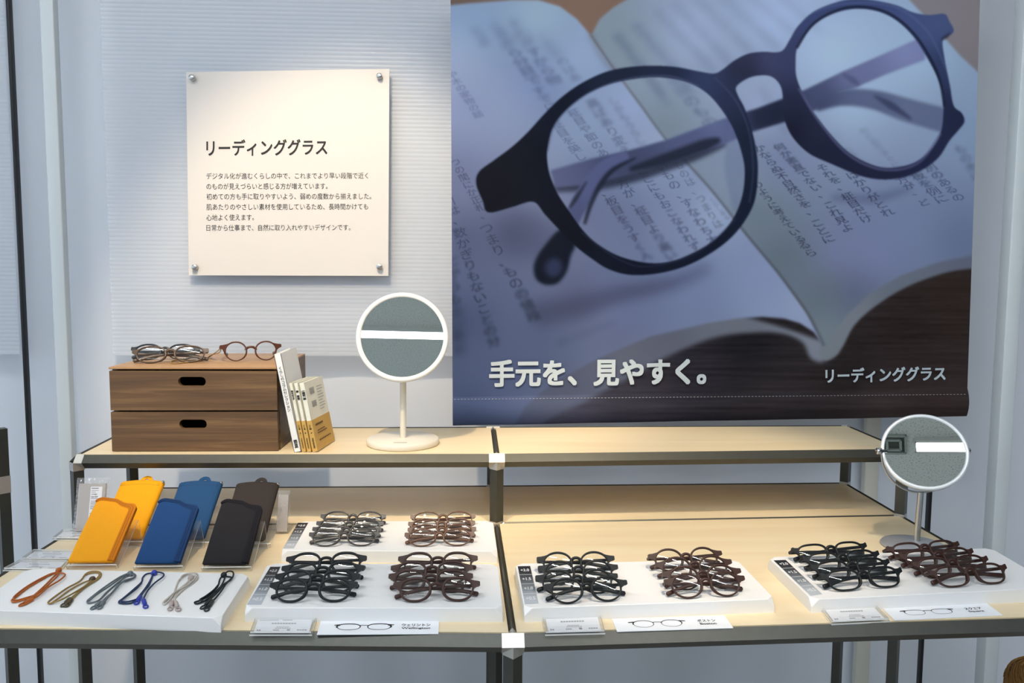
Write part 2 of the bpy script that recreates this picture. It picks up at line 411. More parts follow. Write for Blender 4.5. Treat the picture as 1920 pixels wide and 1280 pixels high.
for p, xs in ((lB, (X1,)), (cB, (X0, X1)), (rB, (X0,))):
    joint(p, zs, xs+(Y0, ZD)); joint(p, zt, xs+(Y0, ZD, ZU), L=.0145, h=.0135)
def panel(a, b, c, d, z, ins=.0058):
    pts = [np.array(q) for q in (a, b, c, d)]; n = 4; q = []
    for i in range(4):
        p0, p1, p2 = pts[i-1], pts[i], pts[(i+1) % 4]
        e1 = nrm(p1-p0); e2 = nrm(p2-p1)
        n1_ = np.array([-e1[1], e1[0]]); n2_ = np.array([-e2[1], e2[0]])
        q.append(p1+n1_*ins+n2_*ins)
    mb = MB(); mb.hexa([(*p, z-.005) for p in q], [(*p, z) for p in q]); mb.build('wood_panel', M_PALE, rack)
for z, rows in ((ZT, ((lF, cF, rF), (lR, cR, rR), (lB, cB, rB))), (ZS, ((lR, cR, rR), (lB, cB, rB)))):
    for r1, r2 in zip(rows[:-1], rows[1:]):
        panel(r1[0], r1[1], r2[1], r2[0], z); panel(r1[1], r1[2], r2[2], r2[1], z)
# neighbouring rack's upright at the far left
nl = Py(8, 950, 1.50); nt_ = Py(4, 803, 1.50)[2]; nj = Py(4, 907, 1.50)[2]
nr = empty('rack_upright', (nl[0], nl[1], 0), 'dark upright of a neighbouring rack at the photo\'s far left edge', 'display rack')
nm = MB(); nm.hexa(*[[(nl[0]+x*HD, nl[1]+y*HD, z) for x, y in ((1, 0), (0, 1), (-1, 0), (0, -1))] for z in (0, nt_)]); nm.build('post', M_BLACK, nr)
nm = MB(); dia(nm, (nl[0], nl[1], nj), (nl[0]-.6, nl[1], nj)); nm.build('rail', M_BLACK, nr)
nm = MB(); nm.hexa(*[[(nl[0]-.6+x*HD, nl[1]+y*HD, z) for x, y in ((1, 0), (0, 1), (-1, 0), (0, -1))] for z in (0, nt_)]); nm.build('post', M_BLACK, nr)
joint((nl[0], nl[1]), nj, (X0, ZD, ZU), .018, .0142, nr)

# ================================================================ WALL SIGN
SY = 1.942
sc_ = [Py(349, 135, SY), Py(730, 129, SY), Py(728, 517, SY), Py(354, 516, SY)]     # TL TR BR BL
sign = empty('wall_sign', (sc_[3]+sc_[2])/2, 'square white information board with Japanese text bolted to the wall', 'sign')
mb = MB()
mb.hexa([tuple(p) for p in (sc_[3], sc_[2], sc_[1], sc_[0])], [tuple(p+np.array([0, .004, 0])) for p in (sc_[3], sc_[2], sc_[1], sc_[0])])
mb.build('board', M_SIGN, sign)
for i, (x, y) in enumerate(((362, 147), (712, 144), (712, 500), (367, 501))):
    p = Py(x, y, SY); mb = MB()
    mb.lathe([(.0003, .012), (.0058, .012), (.0066, .011), (.0068, .0), (.0068, -.004), (.0003, -.004)], p, (0, -1, 0), 24)
    mb.lathe([(.004, -.002), (.004, -(RIB_Y-SY)+.001)], p, (0, -1, 0), 16)
    mb.build('standoff_bolt', M_STEEL, sign)
pl = lambda x, y: Py(x, y, SY)
mb = MB(); px_text(mb, 'リーディンググラス', (387, 262), (614, 260), (387, 293), pl, (0, -.0006, 0), bold=.016)
mb.build('heading_lettering', M_INK, sign)
mb = MB()
rows = [('デジタル化が進むくらしの中で、これまでより早い段階で近く', 690, 330), ('のものが見えづらいと感じる方が増えています。', 614, 349.5),
        ('初めての方も手に取りやすいよう、弱めの度数から揃えました。', 696, 368.5), ('肌あたりのやさしい素材を使用しているため、長時間かけても', 690, 388),
        ('心地よく使えます。', 476, 408), ('日常から仕事まで、自然に取り入れやすいデザインです。', 657, 427)]
for s_, xr, yc in rows:
    px_text(mb, s_, (387, yc-5.8), (xr, yc-6.6), (387.4, yc+5.8), pl, (0, -.0006, 0), bold=-.006)
mb.build('text_lettering', M_INK, sign)

# ================================================================ BANNER with printed photograph
PX0, PY0, PW, PH = 830, -50, 1024, 880
yy, xx = np.mgrid[0:PH, 0:PW].astype(float); xx += PX0+.5; yy += PY0+.5
def catmull(P, k=10, closed=True):
    P = np.array(P, float); n = len(P); out = []
    for i in range(n if closed else n-1):
        if closed: a, b, c, d = P[i-1], P[i], P[(i+1) % n], P[(i+2) % n]
        else: a, b, c, d = P[max(i-1, 0)], P[i], P[i+1], P[min(i+2, n-1)]
        for q in range(k):
            t = q/k; out.append(.5*((2*b)+(c-a)*t+(2*a-5*b+4*c-d)*t*t+(3*b-a-3*c+d)*t**3))
    if not closed: out.append(P[-1])
    return np.array(out)
def fill(poly):
    P = np.array(poly, float); A = np.zeros((PH, PW)); xs = np.arange(PW)+PX0
    for sub in (.25, .75):
        ys = np.arange(PH)+PY0+sub
        x1, y1 = P[:, 0], P[:, 1]; x2, y2 = np.roll(x1, -1), np.roll(y1, -1)
        for r in range(PH):
            y = ys[r]; c = ((y1 <= y) & (y2 > y)) | ((y2 <= y) & (y1 > y))
            if not c.any(): continue
            X = np.sort(x1[c]+(y-y1[c])*(x2[c]-x1[c])/(y2[c]-y1[c]))
            for a, b in zip(X[0::2], X[1::2]):
                A[r] += .5*np.clip(np.minimum(xs+1, b)-np.maximum(xs, a), 0, 1)
    return np.clip(A, 0, 1)
def blur(A, r):
    r = int(round(r))
    if r < 1: return A
    for ax in (0, 1):
        for _ in range(2):
            P = np.pad(A, [(r+1, r) if i == ax else (0, 0) for i in range(A.ndim)], mode='edge'); S = np.cumsum(P, ax)
            A = (np.take(S, range(2*r+1, S.shape[ax]), ax)-np.take(S, range(0, S.shape[ax]-2*r-1), ax))/(2*r+1)
    return A
IMG = np.zeros((PH, PW, 3))
def comp(mask, col):
    global IMG
    c = np.array(col, float)
    if c.ndim == 1: c = c[None, None, :]
    IMG = IMG*(1-mask[..., None])+c*mask[..., None]
def field(pts, p=2.2):
    """smooth colour field through (x, y, colour) points"""
    W = np.zeros((PH, PW)); C = np.zeros((PH, PW, 3))
    for x, y, c in pts:
        w_ = 1/((xx-x)**2+(yy-y)**2+900)**(p/2); W += w_; C += w_[..., None]*np.array(c, float)
    return C/W[..., None]
def smooth_noise(sx, sy_, seed):
    g = np.random.RandomState(seed).rand(PH, PW); g = g-.5
    for ax, r in ((1, sx), (0, sy_)):
        k_ = int(r); S = np.cumsum(np.pad(g, [(k_+1, k_) if i == ax else (0, 0) for i in range(2)], mode='wrap'), ax)
        g = (np.take(S, range(2*k_+1, S.shape[ax]), ax)-np.take(S, range(0, S.shape[ax]-2*k_-1), ax))/(2*k_+1)
    return g/(g.std()+1e-9)
# table top in the picture
IMG = field([(1700, 620, (50, 40, 38)), (1800, 560, (56, 44, 38)), (1600, 690, (44, 38, 38)), (1300, 700, (52, 48, 56)), (1200, 780, (62, 58, 68)), (1780, 770, (66, 54, 52)),
             (1400, 650, (36, 33, 36)), (1450, 760, (62, 54, 56)), (1090, 20, (150, 116, 100)), (1830, 20, (150, 136, 136)), (1760, 20, (148, 136, 140)), (1650, 760, (72, 60, 58)), (1060, 790, (84, 80, 100))])
IMG += (smooth_noise(70, 2, 3)*3.0)[..., None]*np.clip((yy-480)/80, 0, 1)[..., None]
# page block edges
comp(blur(fill(catmull([(1545, 640), (1545, 677), (1520, 672), (1505, 642), (1470, 626), (1420, 623), (1340, 633), (1255, 667), (1155, 722), (1085, 757), (1022, 790), (990, 832), (800, 830), (800, 640), (1200, 560)], 8)), 4),
     field([(1500, 620, (150, 153, 165)), (1400, 612, (128, 130, 140)), (1200, 655, (110, 112, 128)), (1050, 735, (98, 100, 122)), (950, 800, (92, 96, 125))]))
comp(blur(fill(catmull([(1850, 440), (1850, 500), (1824, 503), (1770, 512), (1700, 538), (1640, 575), (1602, 610), (1580, 650), (1565, 668), (1545, 674), (1540, 640), (1600, 540), (1700, 460)], 8)), 2),
     field([(1824, 490, (110, 112, 128)), (1700, 525, (120, 124, 134)), (1580, 620, (140, 145, 152)), (1548, 665, (140, 145, 150))]))
# pages
gut = [(1108, 66), (1150, 128), (1200, 196), (1250, 264), (1330, 352), (1400, 440), (1460, 512), (1515, 588), (1545, 648)]
lp = [(820, 12), (880, 6), (960, 0), (1010, 0), (1050, 12), (1082, 36), (1104, 62)]+gut[1:]+[(1525, 622), (1500, 606), (1470, 597), (1430, 594), (1380, 597), (1330, 605), (1220, 630), (1130, 668), (1040, 716), (985, 760), (945, 830), (800, 830), (800, 400)]
rp = [(1112, 60), (1124, 36), (1150, 14), (1190, -10), (1300, -80), (1640, -80), (1700, -6), (1760, 58), (1800, 104), (1860, 160), (1860, 470), (1824, 478), (1760, 491), (1690, 516), (1630, 551), (1588, 590), (1560, 630), (1546, 658)]+gut[::-1][1:]
rpc = field([(1130, 70, (150, 160, 170)), (1160, 100, (152, 160, 172)), (1250, 240, (140, 148, 158)), (1300, 60, (182, 190, 222)), (1450, 30, (190, 202, 236)), (1420, 200, (178, 184, 214)), (1600, 200, (172, 190, 212)),
             (1560, 100, (180, 198, 222)), (1800, 240, (150, 166, 190)), (1720, 100, (172, 192, 214)), (1470, 300, (142, 146, 178)), (1700, 420, (134, 142, 172)), (1810, 450, (118, 128, 156)), (1580, 470, (140, 142, 178)),
             (1640, 480, (140, 144, 182)), (1420, 400, (128, 138, 146)), (1470, 480, (116, 126, 134)), (1540, 560, (118, 128, 134)), (1550, 620, (140, 152, 156)), (1600, 550, (108, 112, 136)), (1385, 350, (160, 168, 188))])
comp(blur(fill(rp), 2), rpc)
lpc = field([(900, 40, (154, 172, 204)), (1010, 30, (176, 194, 212)), (870, 200, (128, 138, 176)), (1000, 160, (146, 158, 198)), (1090, 110, (176, 190, 220)), (1180, 200, (176, 186, 220)), (1100, 240, (164, 176, 204)), (1240, 270, (182, 190, 216)),
             (860, 330, (112, 118, 152)), (880, 450, (86, 92, 122)), (960, 440, (84, 88, 116)), (870, 600, (82, 88, 120)), (1000, 640, (104, 110, 146)), (950, 700, (100, 106, 142)), (880, 760, (88, 96, 132)), (1150, 580, (126, 132, 170)), (1080, 560, (96, 98, 128)),
             (1300, 540, (144, 152, 190)), (1420, 530, (158, 168, 204)), (1500, 580, (176, 186, 214)), (1250, 420, (150, 154, 186)), (1340, 400, (186, 196, 224)), (1180, 420, (128, 130, 162)), (1100, 400, (112, 114, 146)), (1300, 590, (140, 150, 184)), (1440, 580, (164, 176, 208)), (1150, 640, (112, 118, 150)), (1050, 700, (104, 110, 140))])
comp(blur(fill(lp), 2), lpc)
# soft dark gutter line and the bar's shadows
def stroke(P, wd, k=10):
    C = catmull(P, k, False); T = np.gradient(C, axis=0); T /= np.linalg.norm(T, axis=1)[:, None]; N = np.stack([-T[:, 1], T[:, 0]], 1)
    wv = np.interp(np.linspace(0, 1, len(C)), np.linspace(0, 1, len(np.atleast_1d(wd))), np.atleast_1d(wd))[:, None]/2
    return fill(np.concatenate([C+N*wv, (C-N*wv)[::-1]]))
comp(blur(stroke(gut, [2, 3, 3, 4, 5]), 2)*.75, (92, 94, 96))
comp(blur(stroke([(1105, 62), (1130, 110), (1165, 150)], 10), 5)*.35, (110, 108, 116))
comp(blur(stroke([(1000, 590), (1080, 575), (1160, 552), (1260, 530), (1330, 500)], [50, 40, 30, 22, 12]), 12)*.6, (74, 74, 100))
comp(blur(stroke([(930, 440), (990, 440), (1050, 470)], [60, 80, 60]), 18)*.4, (70, 72, 98))
comp(blur(stroke([(1560, 370), (1640, 372), (1710, 352)], [12, 20, 8]), 6)*.4, (88, 90, 118))
# printed columns of the book
FOC = [np.zeros((PH, PW)) for _ in range(4)]
def glyph(ch, c, dvec, rvec, lvl, a):
    if ch in ' 　': return
    v, fs, tr = glyph_mesh(ch, -.002)
    if len(tr) == 0: return
    t = v-np.array([.5, .36])
    q = c+t[:, :1]*rvec-t[:, 1:]*dvec
    A = FOC[lvl]
    for i, j, k in tr:
        T = q[[i, j, k]]; lo = np.floor(T.min(0)-.5).astype(int)-(PX0, PY0); hi = np.ceil(T.max(0)+.5).astype(int)-(PX0, PY0)
        if lo[0] < 0 or lo[1] < 0 or hi[0] >= PW or hi[1] >= PH: continue
        sx = slice(lo[0], hi[0]+1); s_y = slice(lo[1], hi[1]+1)
        X = xx[s_y, sx]; Y = yy[s_y, sx]
        d = (T[1, 0]-T[0, 0])*(T[2, 1]-T[0, 1])-(T[1, 1]-T[0, 1])*(T[2, 0]-T[0, 0])
        if abs(d) < 1e-6: continue
        if d < 0: T = T[::-1]
        ok = np.ones_like(X)*1.0
        for e in range(3):
            p0, p1 = T[e], T[(e+1) % 3]; L = math.hypot(*(p1-p0))+1e-9
            dist = ((p1[0]-p0[0])*(Y-p0[1])-(p1[1]-p0[1])*(X-p0[0]))/L
            ok = np.minimum(ok, np.clip(dist+.5, 0, 1))
        A[s_y, sx] = np.maximum(A[s_y, sx], ok*a)
def column(s, p0, p1, lv0, lv1, a=.9, wide=1.0):
    p0 = np.array(p0, float); p1 = np.array(p1, float); n = len(s); st = (p1-p0)/max(n-1, 1); d = np.linalg.norm(st)
    dv = st/d*d*1.0; rv = np.array([.93, -.28])*d*wide
    for i, ch in enumerate(s):
        t = i/max(n-1, 1); glyph(ch, p0+st*i, dv, rv, int(round(lv0+(lv1-lv0)*t)), a)
column('、つの間にか正札、', (846, 290), (908, 403), 0, 0, .95, 1.25)
column('つまり、ものの値段', (912, 428), (1000, 592), 0, 2, .9, 1.2)
column('引は、', (843, 378), (858, 412), 0, 0, .9, 1.25)
column('数かぎりもないことの分', (862, 436), (925, 640), 0, 2, .9, 1.3)
column('とからものい所分', (848, 490), (860, 655), 2, 3, .8, 1.2)
column('や木の家物の話', (848, 140), (896, 214), 1, 1, .75, 1.4)
column('いつの', (892, 55), (908, 80), 3, 3, .7, 1.4); column('ころから分目で', (930, 48), (1000, 150), 3, 2, .7, 1.5)
column('それがすから物', (965, 45), (1038, 150), 3, 2, .6, 1.4); column('すでに', (1010, 170), (1032, 200), 2, 1, .7, 1.3)
column('これものはあ', (1020, 70), (1078, 145), 3, 2, .45, 1.3)
column('柾目を美し', (1044, 234), (1088, 294), 1, 0, .8, 1.25); column('柾目や節のあ', (1076, 212), (1130, 287), 1, 0, .8, 1.25)
column('高ばあり変え', (1112, 194), (1172, 282), 2, 1, .7, 1.2); column('しかもろらし', (1150, 190), (1200, 265), 2, 2, .5, 1.1)
column('、板目をうすく入', (1136, 360), (1210, 480), 0, 2, .9, 1.2); column('方が、柾目より高い', (1168, 345), (1258, 480), 0, 2, .9, 1.2)
column('ここにもおこなわれず', (1202, 320), (1302, 462), 0, 1, .9, 1.15); column('いもの、すなわち木', (1240, 312), (1336, 450), 0, 1, .88, 1.1)
column('ものは、つまりは', (1272, 310), (1345, 420), 0, 1, .6, 1.0); column('くらしある', (1335, 375), (1362, 408), 1, 1, .4, 1.0)
column('のように考えている', (1420, 347), (1500, 448), 0, 0, .92, 1.35); column('ら', (1520, 472), (1520.5, 473), 0, 0, 0)
column('るら', (1508, 460), (1520, 474), 0, 0, .9, 1.35)
column('かならぬ不自然さを、', (1424, 278), (1520, 396), 0, 0, .95, 1.35); column('ことに', (1532, 418), (1553, 448), 0, 0, .92, 1.4)
column('何か素直でない、', (1462, 276), (1542, 364), 1, 0, .9, 1.35); column('これ見よ', (1556, 384), (1588, 427), 0, 0, .95, 1.35)
column('それを、', (1543, 314), (1578, 350), 0, 0, .92, 1.35); column('柾目だけ', (1590, 368), (1624, 410), 0, 0, .95, 1.35)
column('ばかりがとれ', (1600, 328), (1664, 398), 0, 0, .88, 1.3); column('方が、', (1692, 338), (1718, 360), 0, 0, .85, 1.35); column('ど', (1732, 380), (1742, 392), 0, 0, .85, 1.3)
column('板を例に', (1722, 330), (1764, 373), 1, 0, .85, 1.3); column('別のあるの', (1744, 314), (1796, 370), 1, 0, .8, 1.25); column('もの木に', (1800, 280), (1830, 330), 2, 2, .5, 1.2)
column('のとおりすぐに目の', (1620, 245), (1700, 330), 2, 1, .35, 1.2); column('しつつもあらす', (1560, 250), (1620, 310), 3, 2, .3, 1.2)
for k_, (a, b) in enumerate((((1160, 70), (1250, 190)), ((1195, 50), (1300, 170)), ((1235, 25), (1345, 140)), ((1270, 12), (1380, 130)), ((1310, 0), (1420, 110)), ((1350, -10), (1470, 100)), ((1390, -20), (1500, 70)), ((1440, -30), (1540, 60)))):
    column('のもそれから木目をし', a, b, 3, 3, (.8, .65, .5, .45, .4, .35, .3, .3)[k_], 1.3)
column('木目のもの', (1262, 150), (1330, 230), 3, 2, .6, 1.2); column('もののような', (1430, 170), (1470, 240), 3, 3, .3, 1.2)
for i in range(9):
    glyph('の', np.array([1052+i*12, 642-i*4.6]), np.array([2, 9.]), np.array([9, -3.]), 3, .9 if i == 0 else .5)
INK = field([(900, 600, (30, 38, 52)), (1500, 400, (28, 30, 48)), (950, 80, (70, 76, 112)), (1300, 50, (96, 104, 140)), (1150, 400, (36, 38, 58)), (1080, 250, (70, 74, 104))])
comp(np.clip(FOC[0]*.86, 0, 1), INK); comp(np.clip(blur(FOC[1], 1)*1.15, 0, 1)*.85, INK)
comp(np.clip(blur(FOC[2], 3)*1.6, 0, 1)*.85, INK); comp(np.clip(blur(FOC[3], 7)*1.9, 0, 1)*.85, INK)
# printed spectacles
LH = [(1031, 328), (1026, 300), (1027, 278), (1037, 239), (1062, 206), (1101, 176), (1149, 156), (1206, 146), (1248, 146), (1290, 155), (1324, 174), (1350, 202), (1374, 240), (1390, 285), (1396, 320), (1392, 365), (1376, 407), (1352, 438), (1318, 464), (1265, 488), (1217, 493), (1163, 481), (1121, 458), (1093, 432), (1065, 393), (1045, 362)]
RH = [(1492, 118), (1494, 93), (1506, 70), (1528, 45), (1556, 28), (1590, 18), (1624, 17), (1657, 25), (1686, 42), (1714, 70), (1736, 104), (1756, 141), (1767, 174), (1769, 208), (1764, 247), (1747, 278), (1722, 301), (1691, 312), (1657, 314), (1624, 304), (1590, 284), (1559, 253), (1534, 222), (1514, 194), (1500, 163), (1493, 141)]
mL, mR = fill(catmull(LH, 6)), fill(catmull(RH, 6))
# temple bars: dark outside, paler seen through the lenses
bar = fill([(1032, 319), (1110, 297), (1172, 284), (1250, 262), (1355, 223), (1420, 203), (1480, 180), (1510, 168), (1580, 134), (1650, 104), (1735, 66), (1735, 112), (1660, 140), (1600, 166), (1575, 172), (1530, 206), (1480, 226), (1407, 248), (1355, 272), (1270, 300), (1197, 322), (1110, 345), (1042, 352)])
barc = field([(1080, 320, (88, 90, 126)), (1180, 300, (64, 68, 98)), (1300, 250, (86, 88, 128)), (1345, 235, (120, 124, 166)), (1370, 240, (104, 106, 150)), (1420, 225, (26, 30, 46)), (1460, 210, (30, 34, 52)), (1540, 180, (62, 66, 96)), (1600, 140, (112, 112, 152)), (1700, 95, (134, 136, 178))])
comp(blur(stroke([(1040, 352), (1120, 345), (1200, 325), (1300, 292), (1360, 268)], [16, 22, 26, 20, 10]), 4)*.85, (34, 36, 54))
comp(blur(bar, 2), barc)
comp(blur(stroke([(1180, 318), (1240, 300), (1320, 272), (1350, 262)], [8, 20, 22, 8]), 3)*.9, (24, 28, 42))
comp(blur(stroke([(1530, 200), (1580, 183), (1640, 187), (1700, 206), (1772, 226)], [18, 30, 36, 44, 46]), 3), field([(1540, 195, (56, 60, 88)), (1620, 185, (92, 96, 128)), (1660, 200, (84, 88, 118)), (1690, 210, (110, 116, 144)), (1760, 225, (100, 106, 134))]))
comp(blur(stroke([(1638, 178), (1672, 198), (1710, 224)], [2, 14, 4]), 3)*.85, (46, 50, 76))
comp(blur(stroke([(1580, 138), (1600, 150), (1612, 160)], [4, 12, 4]), 3)*.6, (58, 60, 90))
tip = stroke([(1178, 291), (1140, 308), (1112, 338), (1092, 372), (1075, 405), (1062, 440)], [16, 24, 30, 32, 30, 26])
comp(blur(tip, 2), field([(1150, 300, (96, 98, 140)), (1110, 345, (92, 94, 138)), (1075, 405, (70, 74, 112))]))
comp(blur(stroke([(1192, 296), (1150, 318), (1126, 346), (1108, 382), (1096, 420)], [3, 9, 10, 8, 5]), 2)*.9, (24, 27, 42))
comp(blur(stroke([(1100, 340), (1080, 372), (1068, 390)], [2, 8, 3]), 2)*.9, (26, 30, 44))
comp(blur(fill(catmull([(1052, 430), (1078, 455), (1070, 480), (1062, 510), (1046, 530), (1026, 534), (1008, 526), (1001, 508), (1004, 488), (1020, 462)], 8)), 3), (24, 28, 42))
comp(blur(fill(catmull([(1022, 498), (1036, 484), (1050, 488), (1054, 504), (1044, 518), (1028, 516)], 8)), 5)*.55, (74, 80, 122))
# lens tint
comp((mL+mR)*.10, (200, 208, 232))
comp(blur(fill(catmull([(1372, 225), (1362, 270), (1358, 310), (1366, 360), (1380, 398), (1394, 360), (1396, 310), (1388, 265)], 6)), 3)*mL*.35, (116, 124, 160))
OUT = [(893, 345), (898, 322), (925, 301), (960, 275), (990, 247), (1020, 214), (1052, 183), (1092, 155), (1142, 133), (1200, 124), (1260, 125), (1310, 134), (1338, 138), (1354, 131), (1376, 114), (1402, 101), (1430, 97), (1455, 98), (1469, 93), (1481, 74), (1497, 48), (1527, 21), (1572, 3), (1606, -2), (1642, 1), (1682, 10), (1712, 23), (1742, 28), (1771, 26), (1780, 40), (1788, 55), (1784, 64), (1768, 74),
       (1771, 110), (1781, 160), (1788, 198), (1803, 212), (1808, 228), (1797, 244), (1780, 264), (1760, 295), (1730, 318), (1692, 333), (1650, 336), (1610, 328), (1562, 308), (1520, 289), (1492, 264), (1476, 238), (1468, 208), (1468, 184), (1464, 162), (1451, 146), (1432, 141), (1404, 146), (1381, 162), (1383, 178), (1396, 203), (1409, 242), (1418, 282), (1421, 320), (1416, 372), (1399, 410), (1370, 446), (1330, 476), (1282, 500), (1230, 513), (1180, 515), (1140, 504), (1110, 485), (1080, 462), (1050, 432), (1022, 402), (1000, 378), (960, 388), (916, 398), (905, 376)]
mO = fill(catmull(OUT, 6)); mF = np.clip(mO-mL-mR, 0, 1)
frc = field([(920, 350, (16, 20, 30)), (1000, 300, (18, 22, 34)), (1050, 210, (26, 30, 46)), (1150, 142, (36, 42, 62)), (1250, 133, (40, 46, 70)), (1330, 152, (62, 70, 106)), (1360, 170, (50, 56, 84)), (1410, 260, (34, 42, 62)), (1410, 370, (28, 36, 54)), (1330, 470, (26, 32, 48)), (1180, 503, (26, 30, 46)), (1060, 425, (18, 22, 34)),
             (1400, 118, (58, 58, 84)), (1440, 112, (84, 82, 118)), (1460, 118, (66, 70, 98)), (1400, 135, (38, 40, 58)), (1480, 110, (62, 68, 104)), (1520, 40, (68, 76, 116)), (1600, 8, (66, 76, 116)), (1700, 36, (76, 86, 128)), (1760, 45, (82, 92, 132)), (1775, 130, (56, 64, 98)), (1778, 220, (44, 48, 76)), (1800, 225, (38, 42, 66)), (1720, 312, (42, 44, 72)),
             (1650, 325, (40, 42, 64)), (1560, 290, (38, 40, 62)), (1490, 240, (26, 28, 42)), (1475, 190, (42, 44, 68)), (1520, 235, (46, 48, 72))], 3)
comp(blur(mF, 1), frc)
for P, wd, c, a in (([(1027, 285), (1038, 240), (1064, 205), (1105, 174), (1155, 153), (1210, 143), (1262, 144), (1310, 162)], 3, (96, 102, 134), .5), ([(1494, 90), (1528, 42), (1590, 14), (1660, 22), (1716, 66), (1758, 138), (1771, 200)], 5, (30, 34, 52), .8),
                    ([(1520, 25), (1575, 8), (1640, 6), (1690, 18), (1740, 60), (1775, 130)], 5, (98, 110, 152), .35), ([(1498, 165), (1535, 226), (1592, 290), (1658, 318), (1722, 305), (1764, 250)], 5, (104, 104, 140), .6), ([(1340, 145), (1380, 190), (1405, 250), (1412, 320), (1405, 380)], 4, (78, 86, 118), .4),
                    ([(1090, 436), (1160, 486), (1220, 499), (1310, 472), (1380, 410)], 3, (66, 72, 98), .4)):
    comp(blur(stroke(P, wd), 1)*a*mO, c)
comp(blur(fill([(1766, 72), (1784, 60), (1776, 70), (1766, 76)]), 2), (24, 26, 40))
IMG = np.clip(IMG, 4, 250)

BY = 1.83
bq = [Py(844.5, -46, BY), Py(1839, -50, BY), Py(1812.5, 780, BY), Py(849, 797.5, BY)]    # TL TR BR BL
banner = empty('hanging_banner', (bq[3]+bq[2])/2, 'large fabric banner printed with spectacles lying on an open book', 'banner')
NU, NV = 560, 470
u = np.linspace(0, 1, NU); vq = np.linspace(0, 1, NV)
U, V = np.meshgrid(u, vq)
PTS = (bq[0][None, None]*((1-U)*(1-V))[..., None]+bq[1]*(U*(1-V))[..., None]+bq[2]*(U*V)[..., None]+bq[3]*((1-U)*V)[..., None])
hem = np.clip((V-.935)/.065, 0, 1)
qx = 960+FPX*((PTS-CAM)@RT)/((PTS-CAM)@FW); qy = 640+FPX*((PTS-CAM)@DN)/((PTS-CAM)@FW)
fx = np.clip(qx-PX0-.5, 0, PW-1.001); fy = np.clip(qy-PY0-.5, 0, PH-1.001); ix = fx.astype(int); iy = fy.astype(int); ax_ = (fx-ix)[..., None]; ay_ = (fy-iy)[..., None]
COLR = (IMG[iy, ix]*(1-ax_)+IMG[iy, ix+1]*ax_)*(1-ay_)+(IMG[iy+1, ix]*(1-ax_)+IMG[iy+1, ix+1]*ax_)*ay_
PRINT_GAIN = .95
s01 = np.clip(COLR/255, 0, 1)
LIGHT_COMP = field([(880, 700, (.58, .72, .82)), (1000, 640, (.56, .68, .76)), (1120, 500, (.66, .76, .85)), (900, 350, (.78, .86, .92)), (900, 40, (.96, 1.05, 1.08)), (1300, 700, (.8, .86, .95)), (1300, 400, (.85, .93, 1.0)), (1300, 80, (1.0, 1.1, 1.15)), (1700, 420, (.97, 1.05, 1.16)), (1600, 100, (1.22, 1.32, 1.42)), (1700, 700, (.95, .95, 1.0))])[iy, ix]   # gain painted into the print, offsetting the lamps' uneven light on it
LINC = np.clip(np.where(s01 <= .04045, s01/12.92, ((s01+.055)/1.055)**2.4)*LIGHT_COMP*PRINT_GAIN-.003, .002, .9)
PTS[..., 1] += -.0085*np.sin(math.pi*hem)**.8+.0018*np.sin(U*9+1)*np.sin(V*4)+.0012*hem*np.sin(U*31)
gap = PTS.copy(); gap[..., 1] = np.where(hem > 0, BY+.0085*np.sin(math.pi*hem)**.8, PTS[..., 1]+.0012); gap[..., 1] = np.maximum(gap[..., 1], PTS[..., 1]+.0012)
me = bpy.data.meshes.new('printed_cloth'); NVT = NU*NV
allv = np.concatenate([PTS.reshape(-1, 3), gap[::8, ::8].reshape(-1, 3)])-np.array(banner.location)
idx = np.arange(NVT).reshape(NV, NU)
quads = np.stack([idx[:-1, :-1], idx[1:, :-1], idx[1:, 1:], idx[:-1, 1:]], -1).reshape(-1, 4)
gs = gap[::8, ::8].shape; ib = NVT+np.arange(gs[0]*gs[1]).reshape(gs[0], gs[1])
qb = np.stack([ib[:-1, :-1], ib[:-1, 1:], ib[1:, 1:], ib[1:, :-1]], -1).reshape(-1, 4)
quads = np.concatenate([quads, qb])
me.vertices.add(len(allv)); me.vertices.foreach_set('co', allv.ravel())
me.loops.add(quads.size); me.loops.foreach_set('vertex_index', quads.ravel().astype(np.int32))
me.polygons.add(len(quads)); me.polygons.foreach_set('loop_start', np.arange(0, quads.size, 4, dtype=np.int32))
me.polygons.foreach_set('use_smooth', np.ones(len(quads), bool))
me.update(calc_edges=True)
at = me.attributes.new('print', 'FLOAT_COLOR', 'POINT')
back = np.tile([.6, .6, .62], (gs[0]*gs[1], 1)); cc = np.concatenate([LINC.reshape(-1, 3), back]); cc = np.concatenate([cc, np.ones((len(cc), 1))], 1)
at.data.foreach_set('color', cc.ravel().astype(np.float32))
M_PRINT = bpy.data.materials.new('printed_fabric'); M_PRINT.use_nodes = True
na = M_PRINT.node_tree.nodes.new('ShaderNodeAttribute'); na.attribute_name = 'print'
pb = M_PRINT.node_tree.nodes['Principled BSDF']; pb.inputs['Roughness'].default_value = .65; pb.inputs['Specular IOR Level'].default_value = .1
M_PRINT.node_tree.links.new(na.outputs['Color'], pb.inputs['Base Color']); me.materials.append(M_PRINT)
cloth = bpy.data.objects.new('printed_cloth', me); COL.objects.link(cloth); cloth.parent = banner
plb = lambda x, y: Py(x, y, BY)
M_BTXT = mat('banner_text', (196, 208, 216), .6)
mb = MB(); px_text(mb, '手元を、見やすく。', (917, 674), (1324, 670), (917, 725), plb, (0, -.0045, 0), bold=.032); mb.build('headline_lettering', M_BTXT, banner)
mb = MB(); px_text(mb, 'リーディンググラス', (1546, 690), (1771, 685), (1546, 718), plb, (0, -.0045, 0), bold=.024); mb.build('product_lettering', M_BTXT, banner)
mb = MB()
